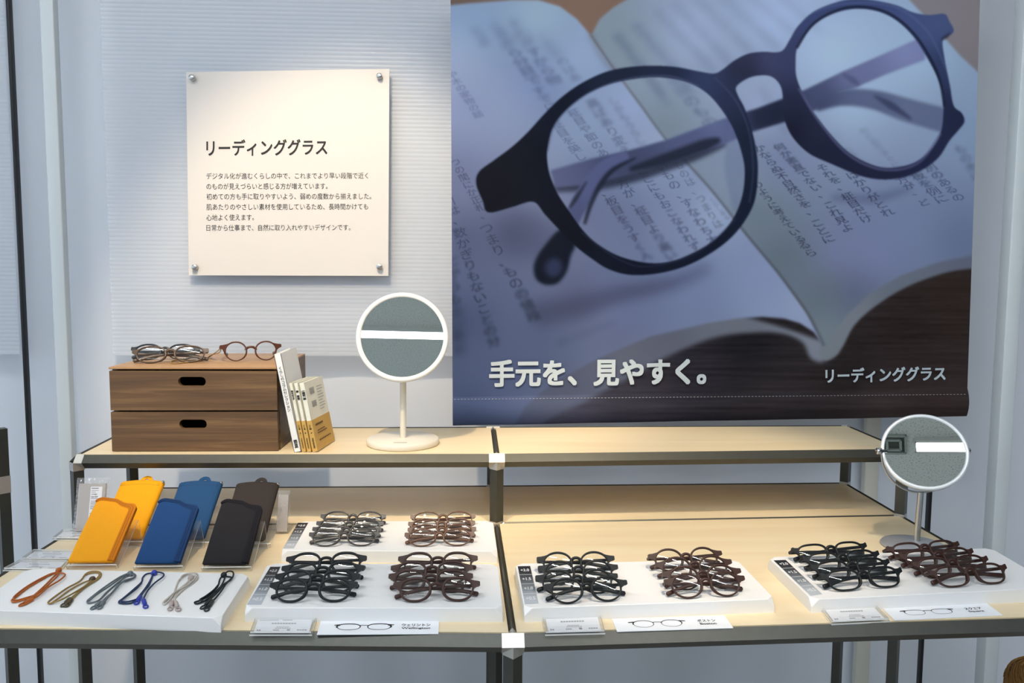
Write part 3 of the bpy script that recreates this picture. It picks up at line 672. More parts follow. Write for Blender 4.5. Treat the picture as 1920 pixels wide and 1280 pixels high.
for i in range(150):
    t = (i+.2)/150; t2 = (i+.75)/150
    a = Py(850+(1812-850)*t, 748.5-9.5*t, BY-.0065); b = Py(850+(1812-850)*t2, 748.5-9.5*t2, BY-.0065)
    mb.tube([a, b], .0005, k=4)
mb.build('hem_stitching', mat('thread', (178, 178, 184), .7), banner)
mb = MB(); rp0 = (bq[0]+[-.03, 0, 0], bq[1]+[.03, 0, 0]); mb.tube([tuple(p) for p in rp0], .008, k=12); mb.build('hanging_rod', M_WHITE, banner)
mb = MB()
for p in rp0: mb.tube([(p[0]*.97, p[1], p[2]), (p[0]*.97, p[1], CEIL_Z)], .0012, k=6)
mb.build('hanging_wire', M_STEEL, banner)

# ================================================================ TOP SHELF: drawers, books, mirror
zS = ZS
fl = Pz(211, 846, zS); fr = Pz(521.5, 846.5, zS)
CW = fr[0]-fl[0]; CY = (fl[1]+fr[1])/2; CX = (fl[0]+fr[0])/2; CH = .1625; CD = .242
chest = empty('drawer_chest', (CX, CY, zS), 'dark walnut chest of two drawers with oval finger holes', 'drawers')
def slot(cx_, cz, hw, r, k=10):
    P = []
    for i in range(k+1): a = -math.pi/2+math.pi*i/k; P.append((cx_+hw-r+r*math.cos(a), cz+r*math.sin(a)))
    for i in range(k+1): a = math.pi/2+math.pi*i/k; P.append((cx_-hw+r+r*math.cos(a), cz+r*math.sin(a)))
    return P
def front_with_slot(mb, x0, x1, z0, z1, y0, y1, P):
    """rectangular plate in the xz plane with a through slot"""
    n = len(P); R = []
    per = []
    c0 = (sum(p[0] for p in P)/n, sum(p[1] for p in P)/n)
    for p in P:   # outer partner on the rectangle along the ray
        dx, dz = p[0]-c0[0], p[1]-c0[1]; k = 1e9
        if dx > 1e-9: k = min(k, (x1-c0[0])/dx)
        if dx < -1e-9: k = min(k, (x0-c0[0])/dx)
        if dz > 1e-9: k = min(k, (z1-c0[1])/dz)
        if dz < -1e-9: k = min(k, (z0-c0[1])/dz)
        R.append((c0[0]+dx*k, c0[1]+dz*k))
    # force the corners in
    for c in ((x0, z0), (x1, z0), (x1, z1), (x0, z1)):
        i = min(range(n), key=lambda q: (R[q][0]-c[0])**2+(R[q][1]-c[1])**2); R[i] = c
    vs = [(x, y0, z) for x, z in R]+[(x, y0, z) for x, z in P]+[(x, y1, z) for x, z in P]+[(x, y1, z) for x, z in R]
    fs = []
    for i in range(n):
        j = (i+1) % n
        fs += [(i, j, n+j, n+i), (n+i, n+j, 2*n+j, 2*n+i), (2*n+i, 2*n+j, 3*n+j, 3*n+i), (3*n+i, 3*n+j, j, i)]
    mb.add(vs, fs)
x0, x1 = fl[0], fr[0]; T = .009; TB = .0040
mb = MB()
mb.box((CX, CY+(CD+.012)/2, zS+CH-TB/2), (CW, CD+.012, TB), bev=.0006); 
mb.build('top_board', M_WALTOP, chest)
mb = MB()
for xx_ in (x0+T/2, x1-T/2): mb.box((xx_, CY+.014+CD/2, zS+(CH-TB)/2), (T, CD-.004, CH-TB-.0004))
mb.box((CX, CY+.012+CD-.004, zS+CH/2), (CW-2*T, .006, CH-2*T)); mb.box((CX, CY+.02+CD/2, zS+.004), (CW-2*T, CD-.02, .008))
mb.box((CX, CY+.02+CD/2, zS+(CH-T)/2), (CW-2*T, CD-.02, .005))
mb.build('case', M_WALNUT, chest)
hh = (CH-TB-.0012)/2
for k, (px, pyx) in enumerate(((360, 715), (362, 795))):
    z0 = zS+.0012+(1-k)*hh; z1 = z0+hh-.0032
    sc = Py(px, pyx, CY); mb = MB()
    P = slot(sc[0], sc[2], .0258, .0089)
    front_with_slot(mb, x0+.001, x1-.001, z0, z1, CY, CY+.011, P)
    d = mb.build('drawer', M_WALNUT, chest)
    mb = MB(); cz = (z0+z1)/2
    mb.box((CX, CY+.2, cz-.002), (CW-.026, .006, hh-.018)); mb.box((CX, CY+.11, z0+.008), (CW-.026, .19, .004))
    for q in (-1, 1): mb.box((CX+q*(CW/2-.015), CY+.11, cz-.002), (.005, .19, hh-.018))
    mb.build('drawer_box', M_DARKIN if k == 0 else M_WALTOP, d)

def leaning_box(mb, p0, W_, D_, H_, lean, yaw, mi=0, x_off=0., z_a=0., z_b=None, grow=0.):
    """box leaning to -x about its lower edge; returns frame (O, X, Y(depth), Z)"""
    X = np.array([math.cos(lean)*math.cos(yaw), math.cos(lean)*math.sin(yaw), math.sin(lean)])
    Y = np.array([-math.sin(yaw), math.cos(yaw), 0.]); Z = np.cross(X, Y)
    O = np.array(p0, float)+X*x_off
    zb = H_ if z_b is None else z_b; g = grow
    q = lambda x, y, z: tuple(O+X*x+Y*y+Z*z)
    mb.hexa([q(-g, -g, z_a), q(W_+g, -g, z_a), q(W_+g, D_+g, z_a), q(-g, D_+g, z_a)], [q(-g, -g, zb), q(W_+g, -g, zb), q(W_+g, D_+g, zb), q(-g, D_+g, zb)], mi)
    return O, X, Y, Z
M_BOOKW = mat('book_cover_white', (242, 242, 240), .5, noise=(80, .01, 0)); M_BOOKI = mat('book_cover_ivory', (238, 236, 222), .55, noise=(80, .01, 0))
M_KRAFT = mat('kraft_band', (204, 164, 88), .6, noise=(120, .04, 0)); M_PAGES = mat('book_pages', (240, 238, 230), .8, noise=(300, .04, 0))
def vtext(mb, s, O, X, Z, W_, z0, z1, lift, wd=.6, bold=.02):
    v = '\n'.join(s); text_into(mb, v, O+X*(W_*(.5-wd/2))+Z*z0, X*(W_*wd), Z*(z1-z0), lift, bold=bold, align='CENTER', line=1.0)
def rtext(mb, s, O, X, Z, W_, z0, z1, lift, wd=.5, bold=.02):   # turned a quarter clockwise, reading downwards
    text_into(mb, s, O+X*(W_*(.5-wd/2))+Z*z1, Z*(z0-z1), X*(W_*wd), lift, bold=bold)
def book(name, px, py, W_, D_, H_, lean, yaw, label, cover, spine, big):
    p = Pz(px, py, zS); p[2] = zS+.0003
    b = empty(name, p, label, 'book', None if big else 'small books with kraft bands')
    mb = MB(); O, X, Y, Z = leaning_box(mb, p, .0009, D_, H_, lean, yaw)
    leaning_box(mb, p, .0009, D_, H_, lean, yaw, x_off=W_-.0009); leaning_box(mb, p, W_, .0008, H_, lean, yaw)
    mb.build('cover', cover, b)
    mb = MB(); leaning_box(mb, p+Y*.0009, W_-.002, D_-.003, H_-.002, lean, yaw, x_off=.001, z_a=.002); mb.build('pages', M_PAGES, b)
    if not big:
        mb = MB(); leaning_box(mb, p, W_, D_, H_, lean, yaw, z_a=.0005, z_b=H_*.45, grow=.0003); mb.build('kraft_band', M_KRAFT, b)
    mb = MB(); lf = -Y*.0006
    if big:
        vtext(mb, 'くらしのコラムセレクション', O, X, Z, W_, H_*.415, H_*.87, lf, .5, .008); vtext(mb, '無印良品', O, X, Z, W_, H_*.04, H_*.125, lf, .55, .04)
    else:
        vtext(mb, spine[0], O, X, Z, W_, H_*.755, H_*.895, lf, .72, .05); vtext(mb, '人と物', O, X, Z, W_, H_*.32, H_*.4, lf, .5, .02)
        text_into(mb, spine[1], O+X*W_*.35+Z*H_*.265, X*W_*.3, Z*H_*.02, lf, bold=.02); rtext(mb, 'MUJI BOOKS', O, X, Z, W_, H_*.05, H_*.2, lf, .42, .03)
    mb.build('spine_lettering', M_INK, b); return b, (O, X, Y, Z)
LEAN = R_(10.5)
book('book', 551.5, 848, .0133, .128, .191, LEAN, 0, 'tall white book leaning against the walnut drawers', M_BOOKW, None, True)
small = [('茨木のり子', '8', 567, 847.6, .0068), ('柳 宗悦', '1', 576.5, 847.6, .0072), ('小津安二郎', '4', 586.5, 847.6, .0095)]
nm_lab = ['small ivory banded book next to the tall white book', 'small ivory banded book in the middle of the leaning three', 'small ivory banded book farthest from the drawers, its back cover showing']
for (t, n_, px, py, W_), lb in zip(small, nm_lab):
    b, (O, X, Y, Z) = book('book', px, py, W_, .100, .1345, LEAN, R_(-9), lb, M_BOOKI, (t, n_), False)
    if n_ == '4':
        mb = MB(); lf = X*.0008; O2 = O+X*W_
        q = lambda y, z: O2+Y*y+Z*z+lf
        for y0_, z0_, y1_, z1_ in ((.018, .108, .042, .121), (.018, .083, .042, .095)):
            for i in range(9):
                a = y0_+(y1_-y0_)*i/9; mb.add([q(a, z0_), q(a+.0016, z0_), q(a+.0016, z1_), q(a, z1_)], [(0, 1, 2, 3)])
        for i in range(9):
            zz = .118-i*.0056; mb.add([q(.055, zz), q(.055+.03-(.008 if i % 3 == 2 else 0), zz), q(.085-(.008 if i % 3 == 2 else 0), zz+.0012), q(.055, zz+.0012)], [(0, 1, 2, 3)])
        mb.build('back_cover_print', M_INKG, b)
        mb = MB(); lf = X*.0012
        for y0_, y1_, z_, h_ in ((.014, .055, .047, .004), (.018, .06, .036, .0025), (.018, .07, .031, .0025), (.02, .085, .017, .0025)):
            n = 7
            for i in range(n):
                a = y0_+(y1_-y0_)*i/n; mb.add([q(a, z_), q(a+(y1_-y0_)/n*.7, z_), q(a+(y1_-y0_)/n*.7, z_+h_), q(a, z_+h_)], [(0, 1, 2, 3)])
        mb.build('band_print', mat('brown_ink', (92, 66, 30), .6), b)

def disc_mirror(root, M, n, r_out, r_in, frame_m, back=.006):
    mb = MB(); mb.lathe([(r_in, .0002), (r_in+.0006, .0022), (r_out-.002, .0024), (r_out, .0005), (r_out, -back+.001), (r_out-.002, -back), (.0005, -back)], M, n, 72); mb.build('mirror_frame', frame_m, root)
    mb = MB(); mb.lathe([(.0002, .0003), (r_in+.0002, .0003)], M, n, 72); mb.build('mirror_glass', M_MIRROR, root)
# pedestal mirror on the shelf
mbase = Pz(755.5, 832, zS); MY = mbase[1]; MC = Py(754.5, 631, MY-.012)
lpt = Py(754.5, 621, MY-.012)
Tl = np.array([lpt[0]*1.0, LAMP1_Y, CEIL_Z]); nL = nrm(nrm(CAM-lpt)+nrm(Tl-lpt))
mir = empty('pedestal_mirror', mbase, 'round cream pedestal mirror standing on the shelf beside the books', 'mirror')
mb = MB(); mb.lathe([(.0005, 0), (.070, 0), (.0722, .002), (.0722, .010), (.070, .0125), (.0005, .0125)], mbase, (0, 0, 1), 64); mb.build('base', M_CREAM, mir)
mb = MB(); mb.box((mbase[0]-.001, mbase[1]-.046, zS+.0128), (.026, .004, .0008)); mb.build('base_badge', mat('badge_grey', (176, 172, 164), .5), mir)
mb = MB(); mb.tube([mbase+[0, .004, .01], (MC[0], MC[1]+.012, MC[2]-.06), (MC[0], MC[1]+.006, MC[2]-.03)], .0062, k=16); mb.build('stem', M_CREAM, mir)
disc_mirror(mir, MC, nL, .0905, .0808, M_WHITE, .007)
# swivel mirror on the table
sb = Pz(1713, 1024, ZT); SC = Py(1733, 846, sb[1]-.004)
nR_ = N_R
smr = empty('swivel_mirror', sb, 'round silver swivel mirror standing on the table behind brown spectacles', 'mirror')
mb = MB(); mb.lathe([(.0005, 0), (.052, 0), (.055, .0015), (.053, .004), (.03, .0075), (.008, .0105), (.0005, .011)], sb, (0, 0, 1), 64); mb.build('base', mat('base_silver', (200, 203, 208), .35, .6, noise=(40, .02, 0)), smr)
yb = SC+np.array([0, .004, -.0740])
mb = MB(); mb.tube([sb+[.005, 0, .008], yb], .0052, k=16); mb.build('stem', M_STEEL, smr)
mb = MB(); mb.tube([(SC[0]+.0745*math.cos(a), SC[1]+.004, SC[2]+.0745*math.sin(a)) for a in np.linspace(math.pi, 2*math.pi, 40)], .0018, k=8); mb.build('yoke', M_STEEL, smr)
for s_ in (-1, 1):
    mb = MB(); mb.lathe([(.0004, .012), (.0052, .012), (.0056, .011), (.0056, .0035), (.003, .003), (.003, -.006), (.0004, -.006)], SC+np.array([s_*.0715, .004, 0]), (s_, 0, 0), 20); mb.build('knob', M_CHROME, smr)
disc_mirror(smr, SC, nR_, .0700, .0636, mat('mirror_rim', (226, 230, 233), .3, .2, noise=(40, .01, 0)), .007)

# ================================================================ TRAYS
TT = .020; TRAY_TOP = ZT+TT
def tray(name, fl_, fr_, br_, bl_, label, chamfer=.011):
    """footprint corners on the table: front-left, front-right, back-right, back-left"""
    P = [np.array(p, float) for p in (fl_, fr_, br_, bl_)]
    root = empty(name, (*P[0][:2], ZT), label, 'display tray', 'white display trays')
    bm = bmesh.new()
    lo = [bm.verts.new((p[0], p[1], ZT)) for p in P]; top = []
    hi = []
    for i, p in enumerate(P):
        a = nrm(P[i-1]-p); b = nrm(P[(i+1) % 4]-p); c = chamfer
        hi.append([bm.verts.new((*(p+a*c)[:2], ZT+TT)), bm.verts.new((*(p+b*c)[:2], ZT+TT)), bm.verts.new((*p[:2], ZT+TT-c))])
    bm.faces.new(lo[::-1]); bm.faces.new([v for h in hi for v in (h[0], h[1])])
    for i in range(4):
        j = (i+1) % 4
        bm.faces.new([lo[i], lo[j], hi[j][2], hi[j][0], hi[i][1], hi[i][2]]); bm.faces.new([hi[i][0], hi[i][2], hi[i][1]])
    bmesh.ops.bevel(bm, geom=[e for e in bm.edges if any(v.co.z > ZT+.001 for v in e.verts)], offset=.0007, segments=1, affect='EDGES')
    bm.verts.ensure_lookup_table(); bm.verts.index_update()
    mb = MB(); mb.add([v.co[:] for v in bm.verts], [[v.index for v in f.verts] for f in bm.faces]); bm.free()
    mb.build('tray_body', M_TRAY, root); return root
T2 = lambda x, y: Pz(x, y, ZT)[:2]
TP = lambda x, y: Pz(x, y, TRAY_TOP)
def quad_tray(name, c, label):
    """c: top corners in the photograph; footprint directly below"""
    q = [TP(*p)[:2] for p in c]; return tray(name, *q, label)
tr_cord = quad_tray('display_tray', ((-58, 1142), (414, 1158.5), (468, 1075), (50, 1066)), 'white tray holding the six spectacle cords')
tr_rear = quad_tray('display_tray', ((527, 1031.5), (932.5, 1033), (924, 976), (562, 977)), 'white tray of grey and light brown spectacles nearest the shelf')
tr_well = quad_tray('display_tray', ((458, 1139), (943, 1139.5), (933.5, 1057), (503, 1056)), 'white tray behind the Wellington card')
tr_bost = quad_tray('display_tray', ((983, 1140), (1453, 1122.5), (1382, 1049), (966, 1056)), 'white tray behind the Boston card')
tr_squa = quad_tray('display_tray', ((1522, 1123.5), (1985, 1101), (1858, 1027), (1440, 1044)), 'white tray behind the square spectacles card')
def power_strip(root, tl, tr_, br, bl):
    TL, TR, BR, BL = (TP(*p)+np.array([0, 0, .0003]) for p in (tl, tr_, br, bl))
    cols = [(34, 34, 38), (78, 82, 88), (128, 136, 144), (186, 192, 200)]
    mb = MB(); n = 16
    for i in range(n):
        a, b = i/n, (i+1)/n
        mb.add([BL+(TL-BL)*(1-b), BR+(TR-BR)*(1-b), BR+(TR-BR)*(1-a), BL+(TL-BL)*(1-a)], [(0, 1, 2, 3)], i)
    ms = []
    for i in range(n):
        t = (i+.5)/n*4-.5; t = max(0, min(3, t)); k = min(2, int(t)); f = t-k
        c = tuple(cols[k][q]*(1-f)+cols[k+1][q]*f for q in range(3)); ms.append(mat('strip_tone_%d' % i, c, .5))
    s = mb.build('power_strip', ms, root)
    mb = MB()
    for i, t in enumerate(('+2.0', '+1.5', '+1.0', '+0.5')):
        def pt(u, v): return (TL+(TR-TL)*u)*(1-v)+(BL+(BR-BL)*u)*v
        a = pt(.16, (i+.62)/4); b = pt(.84, (i+.62)/4); c = pt(.16, (i+.33)/4)
        text_into(mb, t, a, b-a, c-a, (0, 0, .0002), bold=.02)
        if i:
            l0, l1 = pt(.02, i/4-.004), pt(.98, i/4-.004); d = pt(.02, i/4+.004)-l0; mb.add([l0+[0, 0, .0002], l1+[0, 0, .0002], l1+d+[0, 0, .0002], l0+d+[0, 0, .0002]], [(0, 1, 2, 3)])
    mb.build('strip_lettering', mat('strip_white', (226, 228, 230), .5), s)
power_strip(tr_well, (507, 1062.5), (526, 1062.5), (490, 1133.5), (463, 1133.5))
power_strip(tr_rear, (558.5, 980), (578, 980), (551, 1028), (530.5, 1028))
power_strip(tr_bost, (970.7, 1061.5), (994, 1061), (1010, 1131), (984, 1132.5))
power_strip(tr_squa, (1450.5, 1050.5), (1473, 1049.5), (1542, 1114), (1520, 1117))

# ================================================================ SPECTACLES
def superell(a, b, n, N=64, taper=0., sq=0.):
    out = []
    for i in range(N):
        t = 2*math.pi*i/N; c, s = math.cos(t), math.sin(t)
        x = a*math.copysign(abs(c)**(2/n), c); z = b*math.copysign(abs(s)**(2/n), s)
        x *= 1+taper*z/b; out.append((x, z))
    return out
STYLES = dict(
    wellington=dict(a=.0218, b=.0156, n=2.35, cx=.0340, rim=.0034, taper=.07, hx=.0685, hz=.0085, bz=.0068, flare=66, dep=.0044, K=.885),
    boston=dict(a=.0228, b=.0174, n=2.05, cx=.0325, rim=.0028, taper=.03, hx=.0680, hz=.0085, bz=.0068, flare=46, dep=.0042, K=.88),
    oval=dict(a=.0246, b=.0146, n=2.2, cx=.0338, rim=.0024, taper=.04, hx=.0672, hz=.0070, bz=.0062, flare=44, dep=.0040, K=.87),
    square=dict(a=.0238, b=.0134, n=2.7, cx=.0335, rim=.0024, taper=.05, hx=.0672, hz=.0088, bz=.0070, flare=34, dep=.0040, K=.985),
    round=dict(a=.0208, b=.0192, n=2.05, cx=.0322, rim=.0029, taper=.03, hx=.0655, hz=.0105, bz=.0070, flare=54, dep=.0042, K=.9))
def spectacles(style, m, label, group, folded=True, tilt=36, K=None):
    S = STYLES[style]; K = K or S['K']; ct, st = math.cos(R_(tilt)), math.sin(R_(tilt))
    root = empty('spectacles', (0, 0, 0), label, 'spectacles', group)
    L = superell(S['a'], S['b'], S['n'], 64, S['taper']); N = 64; rim = S['rim']; dp = S['dep']; cx = S['cx']
    parts = []
    wrap = lambda x: .0035*(x/.066)**2*1.0      # the front curves gently round the face
    fr_ = MB()
    nrmv = []
    for i in range(N):
        dx, dz = L[(i+1) % N][0]-L[i-1][0], L[(i+1) % N][1]-L[i-1][1]; l = math.hypot(dx, dz)+1e-12; nrmv.append((dz/l, -dx/l))
    sec = [(-.5, .34), (-.36, .5), (.30, .5), (.5, .3), (.5, -.3), (.30, -.5), (-.36, -.5), (-.5, -.34)]
    outer = {}
    for s in (-1, 1):
        vs = []; fs = []
        for i in range(N):
            th = 2*math.pi*i/N; nose = max(0, -math.cos(th))**4*max(0, .5-math.sin(th))
            w_ = rim*(1+.25*max(0, math.sin(th))+.5*nose)
            for a, b in sec:
                x = cx+L[i][0]+nrmv[i][0]*w_*(a+.5); z = L[i][1]+nrmv[i][1]*w_*(a+.5)
                y = b*dp*(1+1.2*nose)
                vs.append((s*x, y+wrap(x), z))
            outer[i] = (cx+L[i][0]+nrmv[i][0]*w_*.8, L[i][1]+nrmv[i][1]*w_*.8)
        k = 8
        for i in range(N):
            for q in range(k): fs.append((i*k+q, i*k+(q+1) % k, ((i+1) % N)*k+(q+1) % k, ((i+1) % N)*k+q))
        fr_.add(vs, fs, 0, True)
        # end piece: flare from the rim's upper corner to the hinge
        i0, i1 = 0, int(S['flare']/360*N)+1
        idxs = list(range(i0, i1+1)); pts = [outer[i] for i in idxs]
        hx, hz = S['hx'], S['hz']; pu, pd = outer[i1], outer[i0]
        up_c = [((pu[0]*(1-t)+hx*t)+.000*0, (pu[1]*(1-t)+(hz+.0042)*t)-.0010*math.sin(math.pi*t)) for t in (.33, .66)]
        dn_c = [((pd[0]*t+(hx-.001)*(1-t)), (pd[1]*t+(hz-.0036)*(1-t))+.0012*math.sin(math.pi*t)) for t in (.33, .66)]
        poly = pts+up_c+[(hx-.0012, hz+.0042), (hx+.0006, hz+.0034), (hx+.0008, hz-.0024), (hx-.001, hz-.0036)]+dn_c
        f_ = [(s*x, wrap(x)-dp*.48, z) for x, z in poly]; b_ = [(s*x, wrap(x)+dp*.48, z) for x, z in poly]
        fr_.hexa(b_, f_)
    # bridge
    bz = S['bz']; xi = cx-S['a']-.0008
    bp = [(-xi-.0012, 0, bz-.0048), (-xi*.80, 0, bz-.0006), (-xi*.45, -.0004, bz+.0018), (0, -.0006, bz+.0025), (xi*.45, -.0004, bz+.0018), (xi*.80, 0, bz-.0006), (xi+.0012, 0, bz-.0048)]
    bpc = [(bp[0][0]*(1-t)+bp[1][0]*t, 0, bp[0][2]*(1-t)+bp[1][2]*t) for t in (0,)]+[tuple(p) for p in catmull(bp, 4, False)]
    fr_.sweep(bpc[1:], [(.5*dp*math.cos(q*math.pi/4), .0027*math.sin(q*math.pi/4)) for q in range(8)], smooth=True, up=(0, 0, 1))
    parts.append((fr_, 'front_frame', m))
    for s in (-1, 1):
        g = MB(); rings = 5; vs = [(s*cx, wrap(cx)-.0004-.0012, 0)]; fs = []
        for r in range(1, rings+1):
            for i in range(N):
                x = L[i][0]*r/rings*1.01; z = L[i][1]*r/rings*1.01
                vs.append((s*(cx+x), wrap(cx+x)-.0004-.0012*(1-(r/rings)**2), z))
        for i in range(N): fs.append((0, 1+i, 1+(i+1) % N))
        for r in range(rings-1):
            for i in range(N): fs.append((1+r*N+i, 1+r*N+(i+1) % N, 1+(r+1)*N+(i+1) % N, 1+(r+1)*N+i))
        g.add(vs, fs, 0, True); parts.append((g, 'lens', M_LENS))
    hx, hz = S['hx'], S['hz']; rb_ = S['b']+rim*1.05; tt = math.tan(R_(tilt))
    for s in (-1, 1):
        o = .0105 if s > 0 else .0165; yb = wrap(hx)
        zt_ = -rb_+.0035+(o-.002)*tt
        if folded:
            P = [(hx-.0022, yb+.004, hz), (hx-.0030, o+.0012, hz), (hx-.006, o+.0028, hz), (.03, o+.002, hz-.0012), (0, o+.0014, hz-.003), (-.026, o+.001, hz-.003-.20*(hz-.003-zt_)), (-.040, o, hz-.003-.42*(hz-.003-zt_)), (-.054, o-.001, hz-.003-.72*(hz-.003-zt_)), (-.0668, o-.002, zt_)]
        else:
            P = [(hx-.0022, yb+.004, hz), (hx-.0016, .012, hz), (hx-.001, .05, hz-.001), (hx-.003, .088, hz-.0035), (hx-.006, .104, hz-.008), (hx-.010, .120, hz-.018), (hx-.013, .132, -rb_+.0035+.132*tt)]
        C = catmull(P, 6, False); n = len(C)
        def sec_t(i, t, n=n):
            e = 1.0 if t < .965 else math.sqrt(max(.05, 1-((t-.965)/.036)**2)); e0 = 1
            h = (.0026 if t < .5 else .0026+.0013*(t-.5)/.5)*e; wd = (.0017+.0008*max(0, t-.5)*2)*e
            return [(wd*math.cos(q*math.pi/5), h*math.sin(q*math.pi/5)) for q in range(10)]
        tm = MB(); tm.sweep([(s*p[0], p[1], p[2]) for p in C], sec_t, smooth=True); parts.append((tm, 'temple', m))
        hg = MB(); hg.box((s*(hx-.0040), yb+.0040, hz), (.0028, .0036, .0034), bev=.0004, seg=1); parts.append((hg, 'hinge', M_GOLD))
    rot = lambda p: (p[0], p[1]*ct+p[2]*st, -p[1]*st+p[2]*ct)
    zmin = min(rot(p)[2] for mb, _, _ in parts for p in mb.v)
    ybot = rot((0, 0, -S['b']-rim))[1]
    for mb, nm_, mm in parts:
        mb.v = [(q[0]*K, (q[1]-ybot)*K, (q[2]-zmin)*K) for q in map(rot, mb.v)]
        mb.build(nm_, mm, root, world=False)
    return root
M_FBLK = mat('frame_black', (17, 22, 26), .45, spec=.3, noise=(300, .05, .04)); M_FBRN = mat('frame_brown', (58, 34, 28), .42, spec=.35, noise=(300, .06, .04))
M_FGRY = mat('frame_grey', (56, 52, 50), .3, noise=(200, .08, 0)); M_FTAN = mat('frame_light_brown', (92, 60, 40), .3, noise=(200, .08, 0))
M_FNAVY = mat('frame_slate', (44, 47, 54), .35, noise=(200, .06, 0))
ORD = ['frontmost', 'second from front', 'third from front', 'rearmost']
def row(style, m, colour, where, pts, yaws, group):
    proto = None
    for k, (x, y) in enumerate(pts):
        lb = '%s of four %s spectacles on %s' % (ORD[k], colour, where)
        if proto is None: o = proto = spectacles(style, m, lb, group)
        else: o = copy_tree(proto, lb, group)
        p = TP(x, y); o.location = (p[0], p[1]-.0005, TRAY_TOP+.0004); o.rotation_euler = (0, 0, R_(yaws[k]))
row('wellington', M_FBLK, 'black', 'the Wellington tray', [(584.8, 1130.5), (592, 1113.5), (602.5, 1097), (609.5, 1078)], (0, -1, 0, 1), 'black Wellington spectacles')
row('wellington', M_FBRN, 'dark brown', 'the Wellington tray', [(818.5, 1129.5), (806.5, 1113), (809, 1096), (820.5, 1077.5)], (1, -1, 0, 0), 'dark brown Wellington spectacles')
row('oval', M_FGRY, 'grey', 'the tray nearest the shelf', [(643.5, 1025), (647.5, 1015), (653.5, 1003.5), (660, 989.5)], (0, -2, -2, -2), 'grey spectacles near the shelf')
row('oval', M_FTAN, 'light brown', 'the tray nearest the shelf', [(824, 1025), (828.5, 1015), (828, 1003.5), (830.5, 989.5)], (1, 1, 1, 1), 'light brown spectacles near the shelf')
row('boston', M_FBLK, 'black round', 'the Boston tray', [(1103.5, 1131), (1084.5, 1115.5), (1086.5, 1097), (1082, 1079)], (6, 2, 1, 1), 'black Boston spectacles')
row('boston', M_FBRN, 'dark brown round', 'the Boston tray', [(1328.5, 1121.5), (1323, 1106.5), (1307.5, 1088), (1291.5, 1071)], (5, 5, 5, 6), 'dark brown Boston spectacles')
row('square', M_FBLK, 'black', 'the tray by the swivel mirror', [(1627.5, 1106), (1605.5, 1088), (1587.5, 1071.5), (1565.5, 1055)], (9, 9, 9, 9), 'black square spectacles')
row('square', M_FBRN, 'dark brown', 'the tray by the swivel mirror', [(1829, 1099), (1795, 1082), (1768.5, 1066.5), (1743, 1052)], (9, 9, 9, 9), 'dark brown square spectacles')
zC = zS+CH
def on_chest(style, m, x, y, yaw, label, tilt, folded, K):
    o = spectacles(style, m, label, 'spectacles on the drawers', folded, tilt, K); p = Pz(x, y, zC); o.location = (p[0], p[1], zC+.0003); o.rotation_euler = (0, 0, R_(yaw)); return o
on_chest('oval', M_FNAVY, 307, 675.5, 2, 'slate grey folded spectacles behind another pair on the drawers', 24, True, 1.0)
on_chest('oval', mat('frame_bronze', (80, 63, 50), .3, noise=(200, .05, 0)), 319, 681, 12, 'bronze brown folded spectacles overlapping the grey pair on the drawers', 24, True, 1.04)
gl = on_chest('round', mat('frame_amber', (86, 48, 28), .28, noise=(200, .08, 0)), 471, 677, 16, 'amber brown round spectacles with open temples and a cord on the drawers', 5, False, .90)
gc_pts = [(414, 653, .034), (412, 660, .018), (400, 664, .006), (390, 669, .0016), (376, 676, .0016), (355, 678.5, .0016), (333, 681, .0016), (322, 681, .0016), (322, 677.5, .0016), (334, 674.5, .0016), (352, 675.5, .0016), (375, 675, .0016), (392, 669, .0016), (402, 662, .008), (411, 655, .026), (414, 650, .036)]
mb = MB(); gp = []
yA = Pz(414, 676, zC)[1]
for x, y, dz in gc_pts: gp.append(Py(x, y, yA) if dz > .005 else Pz(x, y, zC+dz))
mb.tube(catmull(gp, 5, False), .0011, k=7)
cd = empty('spectacle_cord', gp[6], 'olive neck cord trailing over the drawers from the amber spectacles', 'cord')
mb.build('cord', mat('cord_olive', (150, 122, 70), .6, noise=(400, .1, 0)), cd)
q = Py(414, 651, yA); mb = MB(); mb.lathe([(.0004, -.0025), (.0028, -.0025), (.0032, 0), (.0028, .0025), (.0004, .0025)], q, (.5, 0, 1), 14); mb.build('toggle', mat('cord_toggle', (122, 92, 52), .5), cd)

